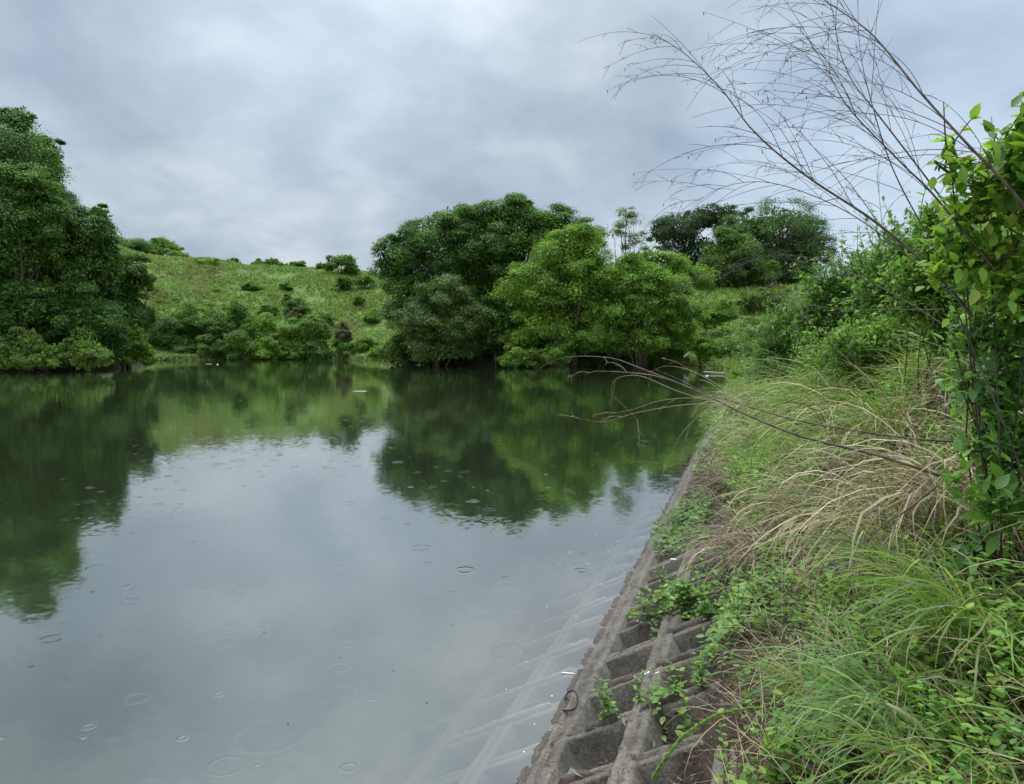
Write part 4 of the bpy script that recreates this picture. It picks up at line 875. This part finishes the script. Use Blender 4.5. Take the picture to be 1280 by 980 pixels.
# green seed stalks arching over the concrete
def seedstalk(label, path, r, body, colr=(.22, .33, .08)):
    P_ = np.array([at(*q_) for q_ in path]); org = P_[0].copy(); c = spline(P_-org, 40)
    o = thing('foxtail_stalk', label, 'grass stalk', tuple(org), 'arching grass stalks'); tubes('stalk', [(c, [r*.5, r*.35, r*.2])], 'green_stem', o, 5)
    n = body; k = rng.uniform(12, 39, n); ii = np.clip(k.astype(int), 0, 38); f = (k-ii)[:, None]; p_ = c[ii]*(1-f)+c[ii+1]*f; tg = unit(c[ii+1]-c[ii])
    leaves('seed_head', p_, tg*1.3+rsph(n)*.45, rsph(n), .016*rng.uniform(.7, 1.3, n)*r/.004, .006*r/.004, pick([colr], n, .15), 'wet_leaf', o)
seedstalk('thick bright green foxtail stalk arching down over the nearest cells', [(1010, 895, 2.6), (975, 888, 2.6), (935, 886, 2.6), (890, 897, 2.6), (850, 925, 2.6), (818, 968, 2.6)], .005, 900)
seedstalk('slim green foxtail stalk arching over the middle cells', [(925, 702, 4.0), (900, 700, 4.0), (860, 712, 4.0), (820, 745, 4.0), (785, 768, 4.0)], .0035, 500)
seedstalk('thin green stalk arching above the dense creeper', [(890, 690, 5.0), (862, 700, 5.0), (840, 716, 5.0), (825, 735, 5.0)], .0025, 200)
seedstalk('yellowish bowed grass blade low at the right border', [(1280, 745, 2.6), (1245, 725, 2.6), (1215, 727, 2.6), (1190, 742, 2.6), (1165, 775, 2.6)], .003, 160, (.36, .33, .12))
seedstalk('tan plume stalk curling down near the far concrete', [(960, 490, 7), (935, 487, 7), (915, 496, 7), (905, 520, 7)], .005, 500, (.42, .32, .2))
seedstalk('tan plume stalk hanging beside the concrete edge', [(918, 556, 6), (900, 562, 6), (890, 575, 6), (885, 600, 6)], .005, 500, (.42, .32, .2))
seedstalk('long green blade crossing the right grass in a flat arch', [(1275, 625, 2.7), (1230, 602, 2.75), (1190, 608, 2.8), (1150, 630, 2.85)], .0028, 120)

# ---------------------------------------------------------------- small things
def blob(name, label, cat, loc, sx, sy, sz, material, rz=0, group=None, jag=.25, nseg=9):
    th = np.linspace(0, 2*math.pi, nseg, endpoint=False); r = 1+rng.normal(size=nseg)*jag
    a = np.stack([np.cos(th)*r*sx, np.sin(th)*r*sy], 1); c_, s_ = math.cos(rz), math.sin(rz); a = a@np.array([[c_, s_], [-s_, c_]])
    V = np.concatenate([np.column_stack([a, np.zeros(nseg)]), np.column_stack([a*.8, np.full(nseg, sz)]), [(0, 0, sz*1.15)]])
    i = np.arange(nseg); j = (i+1) % nseg
    o = build(name, V, [np.stack([i, j, j+nseg, i+nseg], 1), np.stack([i+nseg, j+nseg, np.full(nseg, 2*nseg)], 1)], material)
    o.location = tuple(loc); return tag(o, label, cat, group)
blob('floating_foam', 'large pale foam patch drifting in the middle of the pond', 'foam', ong(453, 489, .004), .34, .12, .006, 'foam', group=None)
blob('floating_foam', 'small pale scrap floating close to the far thicket', 'foam', ong(272, 455.5, .004), .08, .08, .05, 'foam')
blob('floating_foam', 'thin pale streak on the water left of the floating scrap', 'foam', ong(261, 455, .004), .25, .05, .01, 'foam')
for px, py in ((633, 862), (658, 827), (690, 870), (684, 758), (700, 706), (712, 690), (735, 705), (745, 668), (760, 690), (772, 676), (752, 730), (790, 690), (668, 905), (655, 940), (780, 715), (720, 770)):
    blob('floating_petal', 'tiny white petal floating by the concrete edge', 'petal', ong(px, py, .003), .006, .004, .002, 'white_plastic', rng.uniform(0, 3), 'white petals on the water')
for px, py in ((425, 822), (492, 838), (533, 878), (566, 780), (330, 790), (125, 795), (360, 905)):
    blob('floating_speck', 'tiny dark speck of plant debris floating on open water', 'debris', ong(px, py, .003), .006, .004, .002, 'rusty_iron', rng.uniform(0, 3), 'dark specks on the water')
l_ = ong(668, 938, .003); o = thing('floating_leaf', 'single fresh green leaf floating at the concrete edge', 'leaf', tuple(l_))
leaves('blade', np.zeros((1, 3)), np.array([[.4, .9, 0.]]), np.array([[0, 0, 1.]]), .035, .022, np.array([[.14, .26, .06]]), 'wet_leaf', o, True)
def stick(name, label, cat, a, b, r, material, group=None, sides=6):
    a, b = np.array(a), np.array(b); o = thing(name, label, cat, tuple(a), group)
    tubes('rod', [(spline([a-a, (b-a)/2, b-a], 4), [r, r])], material, o, sides); return o
stick('plastic_stick', 'short white stick floating just off the concrete edge', 'litter', ong(702, 841, .006), ong(717, 842, .006), .005, 'white_plastic')
stick('plastic_scrap', 'white scrap lying on the joint between two cells', 'litter', bankpix(806, 843, .03), bankpix(812, 840, .03), .006, 'white_plastic')
stick('plastic_scrap', 'smaller white scrap right of the other one on the joint', 'litter', bankpix(819, 842, .03), bankpix(824, 840, .03), .004, 'white_plastic')
stick('plastic_scrap', 'white scrap on the concrete beside the dense creeper', 'litter', bankpix(838, 699, .02), bankpix(847, 700, .02), .010, 'white_plastic')
o = thing('iron_hook', 'bent rusty iron hook on the concrete edge at the waterline', 'hook', tuple(bankpix(699, 887, .02)))
P_ = np.array([bankpix(*q_, .03) for q_ in ((698, 887), (710, 888), (719, 887), (722, 880), (718, 872), (710, 871), (706, 876))]); P_[:, 2] += np.array([0, .0, .01, .03, .045, .03, .01])
tubes('hook', [(spline(P_-np.array(o.location), 20), [.007, .006])], 'rusty_iron', o, 6)
WGp = 'wooden stakes at the far pond corner'
stick('wooden_stake', 'pale stake lying at the far bank edge behind the tiny bright bush', 'stake', ong(897, 492, .15), ong(916, 482, .6), .05, 'weathered_wood', WGp)
stick('wooden_stake', 'second pale stake higher at the far bank edge', 'stake', ong(928, 474, .5), ong(940, 469, .9), .05, 'weathered_wood', WGp)
stick('wooden_stake', 'pale board end sticking from dark mud under the grove', 'stake', at(855, 446, 58), at(861, 441, 58.2), .09, 'white_plastic', WGp)
stick('wooden_stake', 'long low log at the water in the pond corner', 'stake', ong(880, 465, .1), ong(906, 467, .05), .06, 'weathered_wood', WGp)
blob('white_float', 'small white float on the water in the pond corner', 'float', ong(884, 470, .0), .07, .07, .05, 'foam')
tubes_ = [bankpix(1152, 735, .1), bankpix(1160, 715, .1), bankpix(1166, 702, .1)]
o = thing('split_wood', 'splintered pale piece of wood in the grass behind the sagging branch', 'wood piece', tuple(tubes_[0]))
tubes('splinter', [(np.array(tubes_)-tubes_[0]+np.array([0, 0, .03]), [.014, .012, .003])], 'tan_twig', o, 4)
